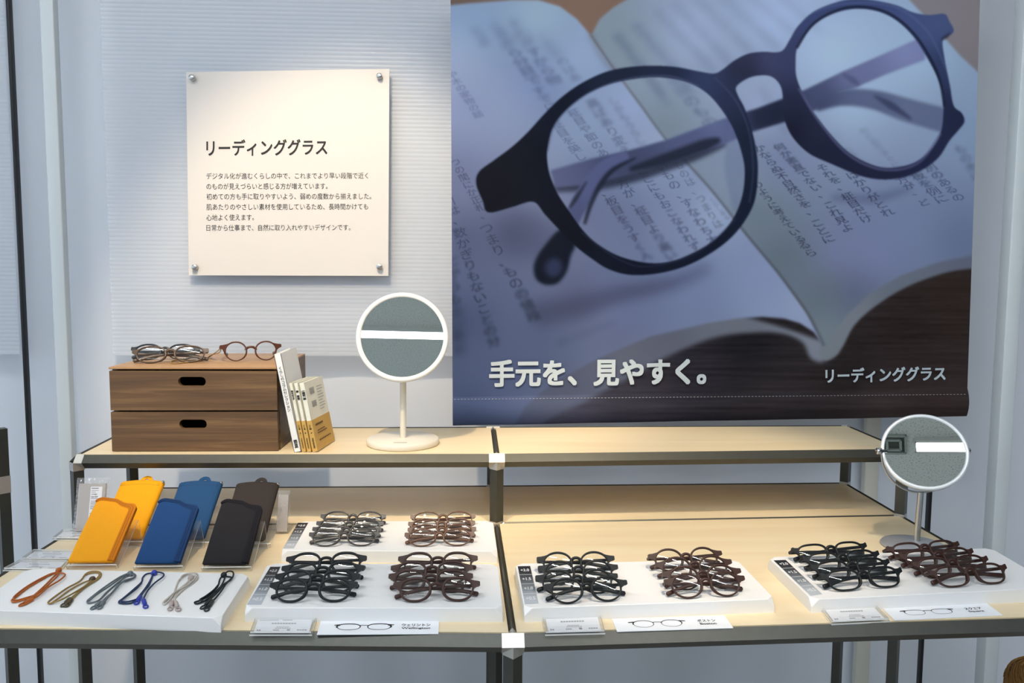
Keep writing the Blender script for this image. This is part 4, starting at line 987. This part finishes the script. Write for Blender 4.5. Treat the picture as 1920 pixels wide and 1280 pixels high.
# ================================================================ CASES ON ACRYLIC STANDS
AL = R_(33.5); SDIR = np.array([0, math.cos(AL), math.sin(AL)]); NDIR = np.array([0, -math.sin(AL), math.cos(AL)]); XD = np.array([1., 0, 0])
M_STITCH = {}
def felt(name, c): return mat(name, c, .85, spec=.2, noise=(500, .06, .15))
def pillow(mb, out, p0, th, lv=((0, .0), (.0015, .55), (.005, .85), (.015, 1.0)), mi=0):
    O = np.array(out, float); n = len(O)
    T = np.roll(O, -1, 0)-np.roll(O, 1, 0); T /= (np.linalg.norm(T, axis=1)[:, None]+1e-9); Nn = np.stack([-T[:, 1], T[:, 0]], 1)
    area = .5*np.sum(O[:, 0]*np.roll(O[:, 1], -1)-np.roll(O[:, 0], -1)*O[:, 1])
    if area < 0: Nn = -Nn
    c = O.mean(0); rings = []
    def pt(q, h): return p0+XD*q[0]+SDIR*q[1]+NDIR*h
    for ins, hf in lv:
        q = O+(c-O)*min(.9, ins/.035) ; rings.append([pt(a, th*.5+th*.5*hf) for a in q])
    bot = [[pt(a, th*.5-th*.5*hf) for a in O+(c-O)*min(.9, ins/.035)] for ins, hf in lv[1:]]
    allr = bot[::-1]+rings; vs = [v for r in allr for v in r]; fs = []
    for i in range(len(allr)-1):
        for j in range(n): fs.append((i*n+j, i*n+(j+1) % n, (i+1)*n+(j+1) % n, (i+1)*n+j))
    fs += [tuple(reversed(range(n))), tuple(range((len(allr)-1)*n, len(allr)*n))]
    mb.add(vs, fs, mi, True)
def stand(x, y, wdt, label, L=.098):
    """bent acrylic sheet: lip, slope, back leg"""
    t = .0022; prof = [np.array([-.0065, .0085]), np.array([-.0035, .0012]), np.array([0.004, .0024]), np.array([L*math.cos(AL), L*math.sin(AL)]), np.array([L*math.cos(AL)+.017, .0012])]
    prof = [prof[0], prof[1], prof[1]+[.004, 0], prof[3], prof[4]]
    root = empty('acrylic_stand', (x, y, ZT), label, 'display stand', 'clear acrylic stands')
    n = len(prof); nv = []
    for i in range(n):
        d = nrm(prof[min(i+1, n-1)]-prof[max(i-1, 0)]); nv.append(np.array([-d[1], d[0]]))
    mb = MB(); A = [p+q*t/2 for p, q in zip(prof, nv)]; B = [p-q*t/2 for p, q in zip(prof, nv)]
    zmn = min(p[1] for p in A+B); A = [p-[0, zmn] for p in A]; B = [p-[0, zmn] for p in B]
    vs = [(x+s*wdt/2, y+p[0], ZT+.0002+p[1]) for s in (-1, 1) for p in A+B[::-1]]; k = 2*n
    for i in range(k):
        j = (i+1) % k; edge = i in (n-1, k-1)
        mb.add([vs[i], vs[j], vs[k+j], vs[k+i]], [(0, 1, 2, 3)], 1 if edge else 0)
    for o in (0, k):
        for i in range(n-1): mb.add([vs[o+i], vs[o+i+1], vs[o+k-2-i], vs[o+k-1-i]], [(0, 1, 2, 3)], 1)
    mb.build('bent_sheet', [M_ACRYL, M_ACEDGE], root)
def dashes(mb, P, ln, gap, r, closed=False):
    P = [np.array(p) for p in P]; seg = [np.linalg.norm(P[i+1]-P[i]) for i in range(len(P)-1)]; cum = np.concatenate([[0], np.cumsum(seg)]); s = 0
    def at_(d):
        i = min(np.searchsorted(cum, d, 'right')-1, len(seg)-1); return P[i]+(P[i+1]-P[i])*((d-cum[i])/seg[i])
    while s+ln < cum[-1]: mb.tube([at_(s), at_(s+ln)], r, k=4); s += ln+gap
def arc(c, r, a0, a1, k=6): return [(c[0]+r*math.cos(R_(a0+(a1-a0)*i/k)), c[1]+r*math.sin(R_(a0+(a1-a0)*i/k))) for i in range(k+1)]
FRONTS = [((129, 1064.5), (212, 1066.5), 'orange', (236, 160, 30), (206, 122, 26)), ((254, 1067), (336, 1069), 'blue', (30, 66, 114), (26, 56, 100)), ((380, 1069), (464, 1070), 'black', (34, 33, 36), (27, 26, 32))]
REARS = [((184, 1021), (267, 1022), 'orange', (238, 164, 24)), ((300, 1023), (384, 1023), 'blue', (36, 74, 116)), ((414, 1025), (497, 1026), 'black', (54, 48, 46))]
for a, b, cn, c1, c2 in FRONTS:
    A, B = Pz(*a, ZT), Pz(*b, ZT); mid = (A+B)/2; hw = (B[0]-A[0])/2
    stand(mid[0]+.004, mid[1], 2*hw+.006, 'clear acrylic stand under the slip-in %s case' % cn)
    p0 = np.array([mid[0], mid[1], ZT])+SDIR*.004+NDIR*.0036
    col = felt('felt_front_'+cn, c1); edge = felt('felt_edge_'+cn, c2)
    H = .131
    out = [(-hw, .003), (-hw+.003, 0), (hw-.003, 0), (hw, .003), (hw, .100)]+arc((hw-.009, H-.022), .009, 0, 75, 6)+[(hw-.016, H-.0125), (hw-.022, H-.011), (0, H-.003)]+arc((-hw+.011, H-.0095), .0105, 80, 180, 7)+[(-hw, .1)]
    root = empty('glasses_case', p0, '%s slip-in felt case with slanted mouth, front row of stands' % cn, 'glasses case', 'slip-in cases in the front row')
    mb = MB(); pillow(mb, out, p0, .011); mb.build('case_body', col, root)
    f = lambda u_, s_, h=.0112: p0+XD*u_+SDIR*s_+NDIR*h
    # binding along the right side and slanted mouth
    bo = [(hw+.0012, .002), (hw+.0012, .100)]+arc((hw-.009, H-.022), .0102, 0, 75, 6)+[(hw-.016, H-.0113), (hw-.022, H-.0098), (0, H-.0018)]+arc((-hw+.011, H-.0095), .0118, 80, 160, 6)
    bi = [(hw-.009, .002), (hw-.009, .098), (hw-.009, H-.028), (hw-.0095, H-.027), (hw-.010, H-.026), (hw-.0105, H-.025), (hw-.011, H-.0245), (hw-.0115, H-.024), (hw-.012, H-.0235), (hw-.018, H-.0215), (hw-.024, H-.019), (0, H-.010), (-hw+.014, H-.0058), (-hw+.012, H-.0055), (-hw+.0105, H-.0055), (-hw+.009, H-.0055), (-hw+.007, H-.006), (-hw+.005, H-.007), (-hw+.003, H-.0075)]
    mb = MB(); n = len(bo); vs = []
    for q in range(n): vs += [f(*bo[q], .003), f(*bo[q], .0098), f(*bi[q], .0112), f(*bi[q], .009)]
    fs = []
    for q in range(n-1):
        for e in range(4): fs.append((q*4+e, q*4+(e+1) % 4, q*4+4+(e+1) % 4, q*4+4+e))
    fs += [(0, 3, 2, 1), tuple((n-1)*4+e for e in range(4))]
    mb.add(vs, fs); ed = mb.build('edge_binding', edge, root)
    mb = MB(); st = [f((o[0]*.62+i_[0]*.38), (o[1]*.62+i_[1]*.38), .0108) for o, i_ in zip(bo, bi)]; dashes(mb, st, .0014, .0016, .00045)
    st = [f((o[0]*.3+i_[0]*.7), (o[1]*.3+i_[1]*.7), .0112) for o, i_ in zip(bo, bi)]; dashes(mb, st, .0014, .0016, .00045)
    mb.build('stitching', mat('stitch_'+cn, tuple(v*.62 for v in c2), .8), root)
for a, b, cn, c1 in REARS:
    A, B = Pz(*a, ZT), Pz(*b, ZT); mid = (A+B)/2; hw = (B[0]-A[0])/2
    stand(mid[0]+.006, mid[1], 2*hw+.010, 'clear acrylic stand under the looped %s case' % cn, .088)
    p0 = np.array([mid[0], mid[1], ZT])+SDIR*.004+NDIR*.0036; H = .130
    out = [(-hw, .004), (-hw+.004, 0), (hw-.004, 0), (hw, .004), (hw, H*.5), (hw+.001, H-.002), (hw, H)]+[(hw*(1-2*t), H+.0045*math.sin(math.pi*t)) for t in np.linspace(.08, .92, 11)]+[(-hw+.002, H), (-hw-.001, H-.003), (-hw, H*.5)]
    root = empty('glasses_case', p0, '%s snap case with a loop at its top, rear row of stands' % cn, 'glasses case', 'snap cases in the rear row')
    col = felt('felt_rear_'+cn, c1); dark = mat('stitch_rear_'+cn, tuple(v*.55 for v in c1), .8)
    mb = MB(); pillow(mb, out, p0, .014, ((0, .0), (.001, .55), (.003, .85), (.010, 1.0))); mb.build('case_body', col, root)
    f = lambda u_, s_, h=.0142: p0+XD*u_+SDIR*s_+NDIR*h
    mb = MB(); dashes(mb, [f(-hw*.93+hw*1.86*t, H-.010+.004*math.sin(math.pi*t), .0136) for t in np.linspace(0, 1, 12)], .0018, .0012, .0004)
    dashes(mb, [f(-hw*.93+hw*1.86*t, H-.0135+.004*math.sin(math.pi*t), .0139) for t in np.linspace(0, 1, 12)], .0018, .0012, .0004); mb.build('stitching', dark, root)
    mb = MB(); mb.sweep([f(.004+.008*math.cos(t), H+.004+.0085*math.sin(t), .007) for t in np.linspace(0, math.pi, 12)], [(-.0035, -.0008), (.0035, -.0008), (.0035, .0008), (-.0035, .0008)], up=tuple(NDIR), smooth=False); mb.build('loop', col, root)
    mb = MB(); mb.lathe([(.0002, .003), (.002, .0024), (.0029, 0), (.002, -.0024), (.0002, -.003)], f(hw-.0003, H-.004, .0125), tuple(NDIR), 14); mb.build('snap_hinge', M_CHROME, root)

# ================================================================ LENS-CLOTH PACKETS
def packet(px0, px1, pyb, Y, W_, H_, lean, label, with_label=True, xs=None):
    bl = Py(px0, pyb, Y); br = Py(px1, pyb, Y); bl[2] = br[2] = ZT+.0006
    X = nrm(br-bl); Z = np.array([.0, math.sin(lean), math.cos(lean)]); Nn = np.cross(X, Z); Nn = Nn if Nn[1] < 0 else -Nn
    wv = np.linalg.norm(br-bl); root = empty('lens_cloth_packet', bl, label, 'lens cloth packet', 'lens cloth packets')
    f = lambda u_, v_, h=0.: bl+X*wv*u_+Z*H_*v_+Nn*h
    nu, nv = 22, 28; rr = random.Random(5); vs = []; fs = []
    for j in range(nv+1):
        for i in range(nu+1):
            u_, v_ = i/nu, j/nv; e = min(u_, 1-u_, v_, 1-v_)
            h = .0052*min(1, e*9)+(.0007*rr.uniform(-1, 1) if e < .12 else .0001*rr.uniform(-1, 1))
            jit = .006*rr.uniform(-1, 1) if e == 0 else 0
            vs.append(f(u_+jit, v_, h))
    for j in range(nv):
        for i in range(nu): a = j*(nu+1)+i; fs.append((a, a+1, a+nu+2, a+nu+1))
    mb = MB(); mb.add(vs, fs, 0, False); n0 = len(vs)
    mb.add([f(0, 0, -.001), f(1, 0, -.001), f(1, 1, -.001), f(0, 1, -.001)], [(0, 1, 2, 3)]); mb.build('plastic_bag', M_FILM, root)
    mb = MB(); q = [(.09, .05), (.91, .05), (.90, .90), (.10, .90)]; mb.hexa([f(a, b, .0002) for a, b in q], [f(a, b, .0034) for a, b in q]); mb.build('cloth', mat('cloth_grey', (178, 172, 170), .85, noise=(300, .04, .1)), root)
    if with_label:
        q = [(.46, .14), (.80, .14), (.80, .84), (.46, .84)]; mb = MB(); mb.hexa([f(a, b, .0035) for a, b in q], [f(a, b, .0039) for a, b in q]); lb = mb.build('paper_label', M_PAPER, root)
        mb = MB()
        def bar(u0, u1, v_, h_): mb.add([f(u0, v_, .0041), f(u1, v_, .0041), f(u1, v_+h_, .0041), f(u0, v_+h_, .0041)], [(0, 1, 2, 3)])
        bar(.49, .70, .805, .012); bar(.49, .70, .77, .006); bar(.49, .62, .74, .006); bar(.49, .70, .62, .008)
        for k_, (u1, v_) in enumerate(((.77, .575), (.76, .545), (.75, .52), (.74, .49), (.75, .465), (.70, .44))): bar(.49, u1, v_, .009)
        bar(.57, .72, .40, .01); bar(.49, .66, .355, .01); bar(.49, .68, .30, .016)
        for k_ in range(8): bar(.485+k_*.024, .485+k_*.024+(.008+.008*(k_ % 3 == 0)), .165, .075)
        O = f(.49, .69, .0041); text_into(mb, 'メガネ拭き', O, f(.66, .69, .0041)-O, f(.49, .715, .0041)-O, bold=.03)
        O = f(.485, .645, .0041); text_into(mb, 'Lens cloth', O, f(.69, .645, .0041)-O, f(.485, .675, .0041)-O, bold=.02)
        mb.build('label_print', M_INK, lb)
packet(135, 199, 987, 1.455, 0, .100, R_(15), 'lens cloth in clear plastic with a white label, leaning by the rack\'s end')
packet(517, 541, 1003, 1.445, 0, .078, R_(16), 'lens cloth packet mostly hidden behind the black snap case', False)

# ================================================================ PRICE HOLDERS AND SHAPE CARDS
def holder(c, label):
    """c: TL, TR, BR, BL on the table"""
    P = [Pz(*p, ZT+.004) for p in c]; P = [np.array([p[0], p[1], ZT]) for p in P]
    root = empty('price_holder', (P[0]+P[2])/2, label, 'price card holder', 'acrylic price holders')
    f = lambda u_, v_, z: (P[3]*(1-u_)+P[2]*u_)*(1-v_)+(P[0]*(1-u_)+P[1]*u_)*v_+np.array([0, 0, z])
    mb = MB(); sq = [(0, 0), (1, 0), (1, 1), (0, 1)]; mb.hexa([f(*q, .0003) for q in sq], [f(*q, .0026) for q in sq], 0, 1)
    sq2 = [(.015, .02), (.985, .02), (.985, .98), (.015, .98)]; mb.hexa([f(*q, .0038) for q in sq2], [f(*q, .0062) for q in sq2], 0, 1); mb.build('acrylic_slab', [M_ACSLAB, M_ACEDGE], root)
    sq3 = [(.06, .08), (.94, .08), (.94, .93), (.06, .93)]; mb = MB(); mb.hexa([f(*q, .0028) for q in sq3], [f(*q, .0033) for q in sq3]); cd_ = mb.build('price_card', M_PAPER, root)
    mb = MB()
    def bar(u0, u1, v_, h_, n=1):
        for k_ in range(n):
            a = u0+(u1-u0)*k_/n; b = a+(u1-u0)/n*(.8 if n > 1 else 1)
            mb.add([f(a, v_, .0035), f(b, v_, .0035), f(b, v_+h_, .0035), f(a, v_+h_, .0035)], [(0, 1, 2, 3)])
    bar(.09, .40, .82, .04, 9); bar(.46, .62, .82, .05, 5); bar(.30, .70, .60, .07, 9); bar(.40, .60, .40, .035, 6); bar(.38, .64, .32, .035, 7); bar(.10, .17, .17, .08, 2); bar(.36, .46, .19, .06, 4); bar(.58, .63, .18, .1, 1); bar(.74, .9, .2, .06, 4)
    mb.build('card_print', M_INKG, cd_)
holder(((478, 1157), (595, 1157), (585, 1187), (467, 1187)), 'acrylic price holder in front of the Wellington tray')
holder(((1015, 1154), (1126, 1150), (1135, 1184), (1022, 1187)), 'acrylic price holder in front of the Boston tray')
holder(((1535, 1136), (1640, 1132), (1669, 1162), (1559, 1167)), 'acrylic price holder in front of the square spectacles tray')
holder(((117, 993), (200, 994), (180, 1010), (97, 1009)), 'acrylic price holder lying below the lens cloth packet')
holder(((62, 1031), (149, 1032.5), (131, 1048.5), (39, 1047.5)), 'acrylic price holder at the table edge, middle of its three')
holder(((37, 1050), (128, 1051.5), (114, 1068), (5, 1066.5)), 'acrylic price holder at the table edge touching the cord tray')
def shape_card(c, jp, en, style, label, line):
    P = [Pz(*p, ZT) for p in c]; root = empty('shape_card', (P[0]+P[2])/2, label, 'card', 'spectacle shape cards')
    f = lambda u_, v_, z: (P[3]*(1-u_)+P[2]*u_)*(1-v_)+(P[0]*(1-u_)+P[1]*u_)*v_+np.array([0, 0, z])
    mb = MB(); sq = [(0, 0), (1, 0), (1, 1), (0, 1)]; mb.hexa([f(*q, .0002) for q in sq], [f(*q, .0011) for q in sq]); mb.build('card', M_PAPER, root)
    S = STYLES[style]; mb = MB(); Wd = np.linalg.norm(P[1]-P[0]); Hd = np.linalg.norm(P[0]-P[3])
    uc = .375; sx = .50/ (2*.0665)   # drawing spans half of the card
    def g(x, z): return f(uc+x*sx, .50+z*sx*Wd/Hd*.92, .0013)
    L = superell(S['a']*.98, S['b'], S['n'], 56, S['taper']); N = 56
    for s in (-1, 1):
        vs = []; fs = []
        for i in range(N):
            th = 2*math.pi*i/N; t = line*(1+.9*max(0, math.sin(th))+.8*max(0, math.cos(th))**3*(math.sin(th) > -.2))
            dx, dz = L[(i+1) % N][0]-L[i-1][0], L[(i+1) % N][1]-L[i-1][1]; l = math.hypot(dx, dz)+1e-12
            vs += [g(s*(S['cx']+L[i][0]), L[i][1]), g(s*(S['cx']+L[i][0]+dz/l*t), L[i][1]-dx/l*t)]
        for i in range(N): j = (i+1) % N; fs.append((2*i, 2*j, 2*j+1, 2*i+1))
        mb.add(vs, fs)
        mb.add([g(s*.052, .0150), g(s*.0665, .0125), g(s*.0665, .0085), g(s*.0560, .0085), g(s*.0545, .004)], [(0, 1, 2, 3, 4)])
    xi = S['cx']-S['a']; mb.add([g(-xi-.001, .0045), g(-xi*.5, .0075), g(xi*.5, .0075), g(xi+.001, .0045), g(xi+.001, .0085), g(xi*.5, .0102), g(-xi*.5, .0102), g(-xi-.001, .0085)], [(0, 1, 6, 7), (1, 2, 5, 6), (2, 3, 4, 5)])
    mb.build('spectacle_drawing', M_INK, root)
    mb = MB(); w_ = min(.24, .040*len(jp)); O = f(.81-w_/2, .52, .0013); text_into(mb, jp, O, f(.81+w_/2, .52, .0013)-O, f(.81-w_/2, .72, .0013)-O, bold=.02)
    w_ = .024*len(en); O = f(.81-w_/2, .30, .0013); text_into(mb, en, O, f(.81+w_/2, .30, .0013)-O, f(.81-w_/2, .46, .0013)-O, bold=.02); mb.build('lettering', M_INK, root)
shape_card(((602, 1164), (823, 1163), (822, 1189), (594, 1190.5)), 'ウェリントン', 'Wellington', 'oval', 'white card with a spectacle drawing and the word Wellington', .0024)
shape_card(((1147, 1161), (1358, 1154.5), (1375, 1178), (1157, 1185)), 'ボストン', 'Boston', 'boston', 'white card with a round spectacle drawing and the word Boston', .0016)
shape_card(((1653, 1140), (1850, 1132), (1880, 1154), (1678, 1164)), 'スクエア', 'Square', 'square', 'white card with a square spectacle drawing beside the rack end', .0013)

# ================================================================ CORDS
CR = .0013
def cpt(x, y, h=0.): return Pz(x/4, 860+y/4, TRAY_TOP+CR+h)
def cord(colour, c, strands, bead, tips, label, ctip=None):
    root = empty('spectacle_cord', cpt(*bead), label, 'cord', 'spectacle cords on the white tray')
    m_ = mat('cord_'+colour, c, .75, noise=(900, .18, .3)); mt_ = mat('cordtip_'+colour, ctip or c, .45)
    for k_, s in enumerate(strands):
        mb = MB(); h = .0006+.0024*(k_ % 2)
        P = catmull([cpt(*p, h if 0 < i < len(s)-1 else .001) for i, p in enumerate(s)], 6, False); mb.tube(P, CR*.92, k=8); mb.build('strand', m_, root)
    p = cpt(*bead, .002); mb = MB(); d = nrm(cpt(*tips[0][0])-p)
    mb.lathe([(.0006, -.004), (.0036, -.0036), (.0044, -.001), (.0044, .001), (.0036, .0036), (.0006, .004)], p, d, 16); mb.build('toggle', mt_, root)
    for a, b in tips:
        A, B = cpt(*a, .001), cpt(*b, .0004); mb = MB(); L = B-A
        mb.tube([A-L*.15, A, A+L*.5, A+L*.62], lambda i, t: (.0019, .0030, .0030, .0019)[i], k=10)
        c_ = A+L*.85; d = nrm(L); n_ = np.cross(d, [0, 0, 1]); mb.tube([c_+d*.0055*math.cos(t)+n_*.0030*math.sin(t) for t in np.linspace(0, 2*math.pi, 15)[:-1]], .0011, k=6, closed=True)
        mb.build('clasp', mt_, root)
cord('orange', (172, 92, 28), [[(430, 850), (380, 868), (300, 912), (200, 972), (120, 1035), (88, 1060), (112, 1073), (190, 1052), (245, 1030), (330, 955), (395, 890), (432, 850)],
     [(432, 852), (475, 858), (487, 874), (440, 915), (360, 962), (290, 1022), (235, 1058)], [(432, 850), (380, 862), (290, 905), (190, 965), (105, 1035), (120, 1060), (200, 1040), (250, 1025)], [(436, 848), (425, 885), (350, 955), (270, 1020), (215, 1060)]],
     (440, 836), [((238, 1056), (180, 1088)), ((215, 1062), (160, 1095))], 'orange spectacle cord on the white tray')
cord('olive', (78, 66, 44), [[(690, 905), (620, 930), (520, 985), (430, 1050), (380, 1083), (362, 1074), (400, 1040), (500, 970), (600, 915), (640, 865), (680, 846), (735, 845), (757, 862), (735, 900), (640, 960), (570, 1020), (535, 1060)],
     [(690, 905), (640, 950), (560, 1000), (460, 1055), (380, 1084)], [(645, 868), (665, 858), (730, 852), (745, 870), (715, 905), (640, 950), (560, 1020), (520, 1055)]],
     (692, 902), [((535, 1058), (500, 1100)), ((520, 1052), (470, 1102))], 'olive brown spectacle cord beside the orange one')
cord('grey', (100, 110, 116), [[(970, 855), (900, 885), (800, 950), (700, 1025), (655, 1065), (670, 1080), (740, 1060), (800, 1000), (900, 915), (975, 858)],
     [(975, 858), (1005, 870), (1000, 890), (930, 915), (860, 980), (800, 1050), (780, 1075)], [(965, 850), (1010, 865), (1012, 885), (960, 912), (900, 930), (850, 990), (790, 1045), (755, 1080)], [(968, 856), (910, 890), (820, 955), (720, 1020), (668, 1062)]],
     (975, 862), [((778, 1072), (745, 1118)), ((750, 1078), (695, 1120))], 'grey spectacle cord beside the navy one')
cord('navy', (28, 48, 84), [[(1155, 855), (1100, 862), (1070, 890), (1060, 925), (1000, 980), (930, 1040), (892, 1070), (910, 1082), (990, 1078), (1050, 1020), (1110, 940), (1150, 862)],
     [(1155, 850), (1195, 850), (1227, 862), (1220, 885), (1160, 930), (1110, 985), (1085, 1030), (1075, 1055)], [(1150, 860), (1120, 940), (1080, 990), (1055, 1030)], [(1060, 930), (1020, 975), (940, 1035), (905, 1065), (960, 1070), (1015, 1055)]],
     (1156, 856), [((1052, 1035), (1022, 1085)), ((1078, 1060), (1095, 1115))], 'navy blue spectacle cord with bright blue clasps', (36, 56, 160))
cord('beige', (196, 188, 178), [[(1435, 890), (1380, 950), (1300, 1010), (1240, 1060), (1222, 1082), (1245, 1085), (1300, 1020), (1320, 960), (1345, 905), (1400, 865), (1450, 855), (1482, 868), (1470, 910), (1400, 960), (1330, 1020), (1295, 1070)],
     [(1345, 910), (1375, 870), (1430, 858), (1465, 868), (1455, 905), (1390, 955), (1310, 1000), (1240, 1065)], [(1430, 900), (1400, 930), (1330, 990), (1310, 1050), (1318, 1078)]],
     (1432, 893), [((1290, 1075), (1275, 1130)), ((1318, 1080), (1340, 1135))], 'beige spectacle cord beside the black one', (176, 160, 156))
cord('black', (18, 26, 30), [[(1675, 870), (1650, 900), (1630, 960), (1560, 1030), (1500, 1060), (1460, 1075), (1480, 1085), (1540, 1060), (1600, 1010), (1660, 950), (1690, 880)],
     [(1680, 862), (1715, 842), (1748, 850), (1745, 885), (1700, 930), (1660, 990), (1620, 1040), (1590, 1070)], [(1690, 880), (1735, 888), (1725, 910), (1680, 940), (1620, 1010), (1560, 1065)], [(1640, 940), (1600, 985), (1540, 1030), (1500, 1055), (1530, 1065), (1560, 1055)]],
     (1678, 870), [((1575, 1065), (1515, 1120)), ((1592, 1070), (1545, 1138))], 'black spectacle cord at the tray end near the acrylic')

# ================================================================ shaggy bundle below the rack's end
sx = Py(1943, 1262, 1.30); hgt = sx[2]+.026
root = empty('shaggy_bundle', (sx[0], sx[1], 0), 'shaggy brown rounded bundle just showing under the rack\'s end', 'bundle')
mb = MB(); rb = .046
mb.lathe([(.0005, 0), (rb*.9, 0), (rb, .05), (rb, hgt-.06), (rb*.93, hgt-.035), (rb*.7, hgt-.014), (rb*.35, hgt-.003), (.0005, hgt)], (sx[0], sx[1], 0), (0, 0, 1), 40)
mb.build('core', mat('fibre_brown', (120, 84, 36), .8, noise=(120, .35, .6)), root)
mb = MB(); rr = random.Random(3)
for i in range(420):
    a = rr.uniform(0, 2*math.pi); t = rr.uniform(0, 1); P = []
    for k_ in range(6):
        q = k_/5; ang = t*1.5+q*.5; ang = min(ang, 1.57); r_ = rb*(1+.03*rr.random()+.05*q*rr.random()); zz = hgt-.045+.045*math.cos(ang)-max(0, t*1.5+q*.5-1.57)*.08
        P.append((sx[0]+r_*math.sin(ang)*math.cos(a+q*.4), sx[1]+r_*math.sin(ang)*math.sin(a+q*.4), zz))
    mb.tube(P, .0005, k=3)
s_ = mb.build('fibres', mat('fibre_light', (138, 98, 44), .7, noise=(60, .3, 0)), root); s_['kind'] = 'stuff'
bpy.context.view_layer.update()
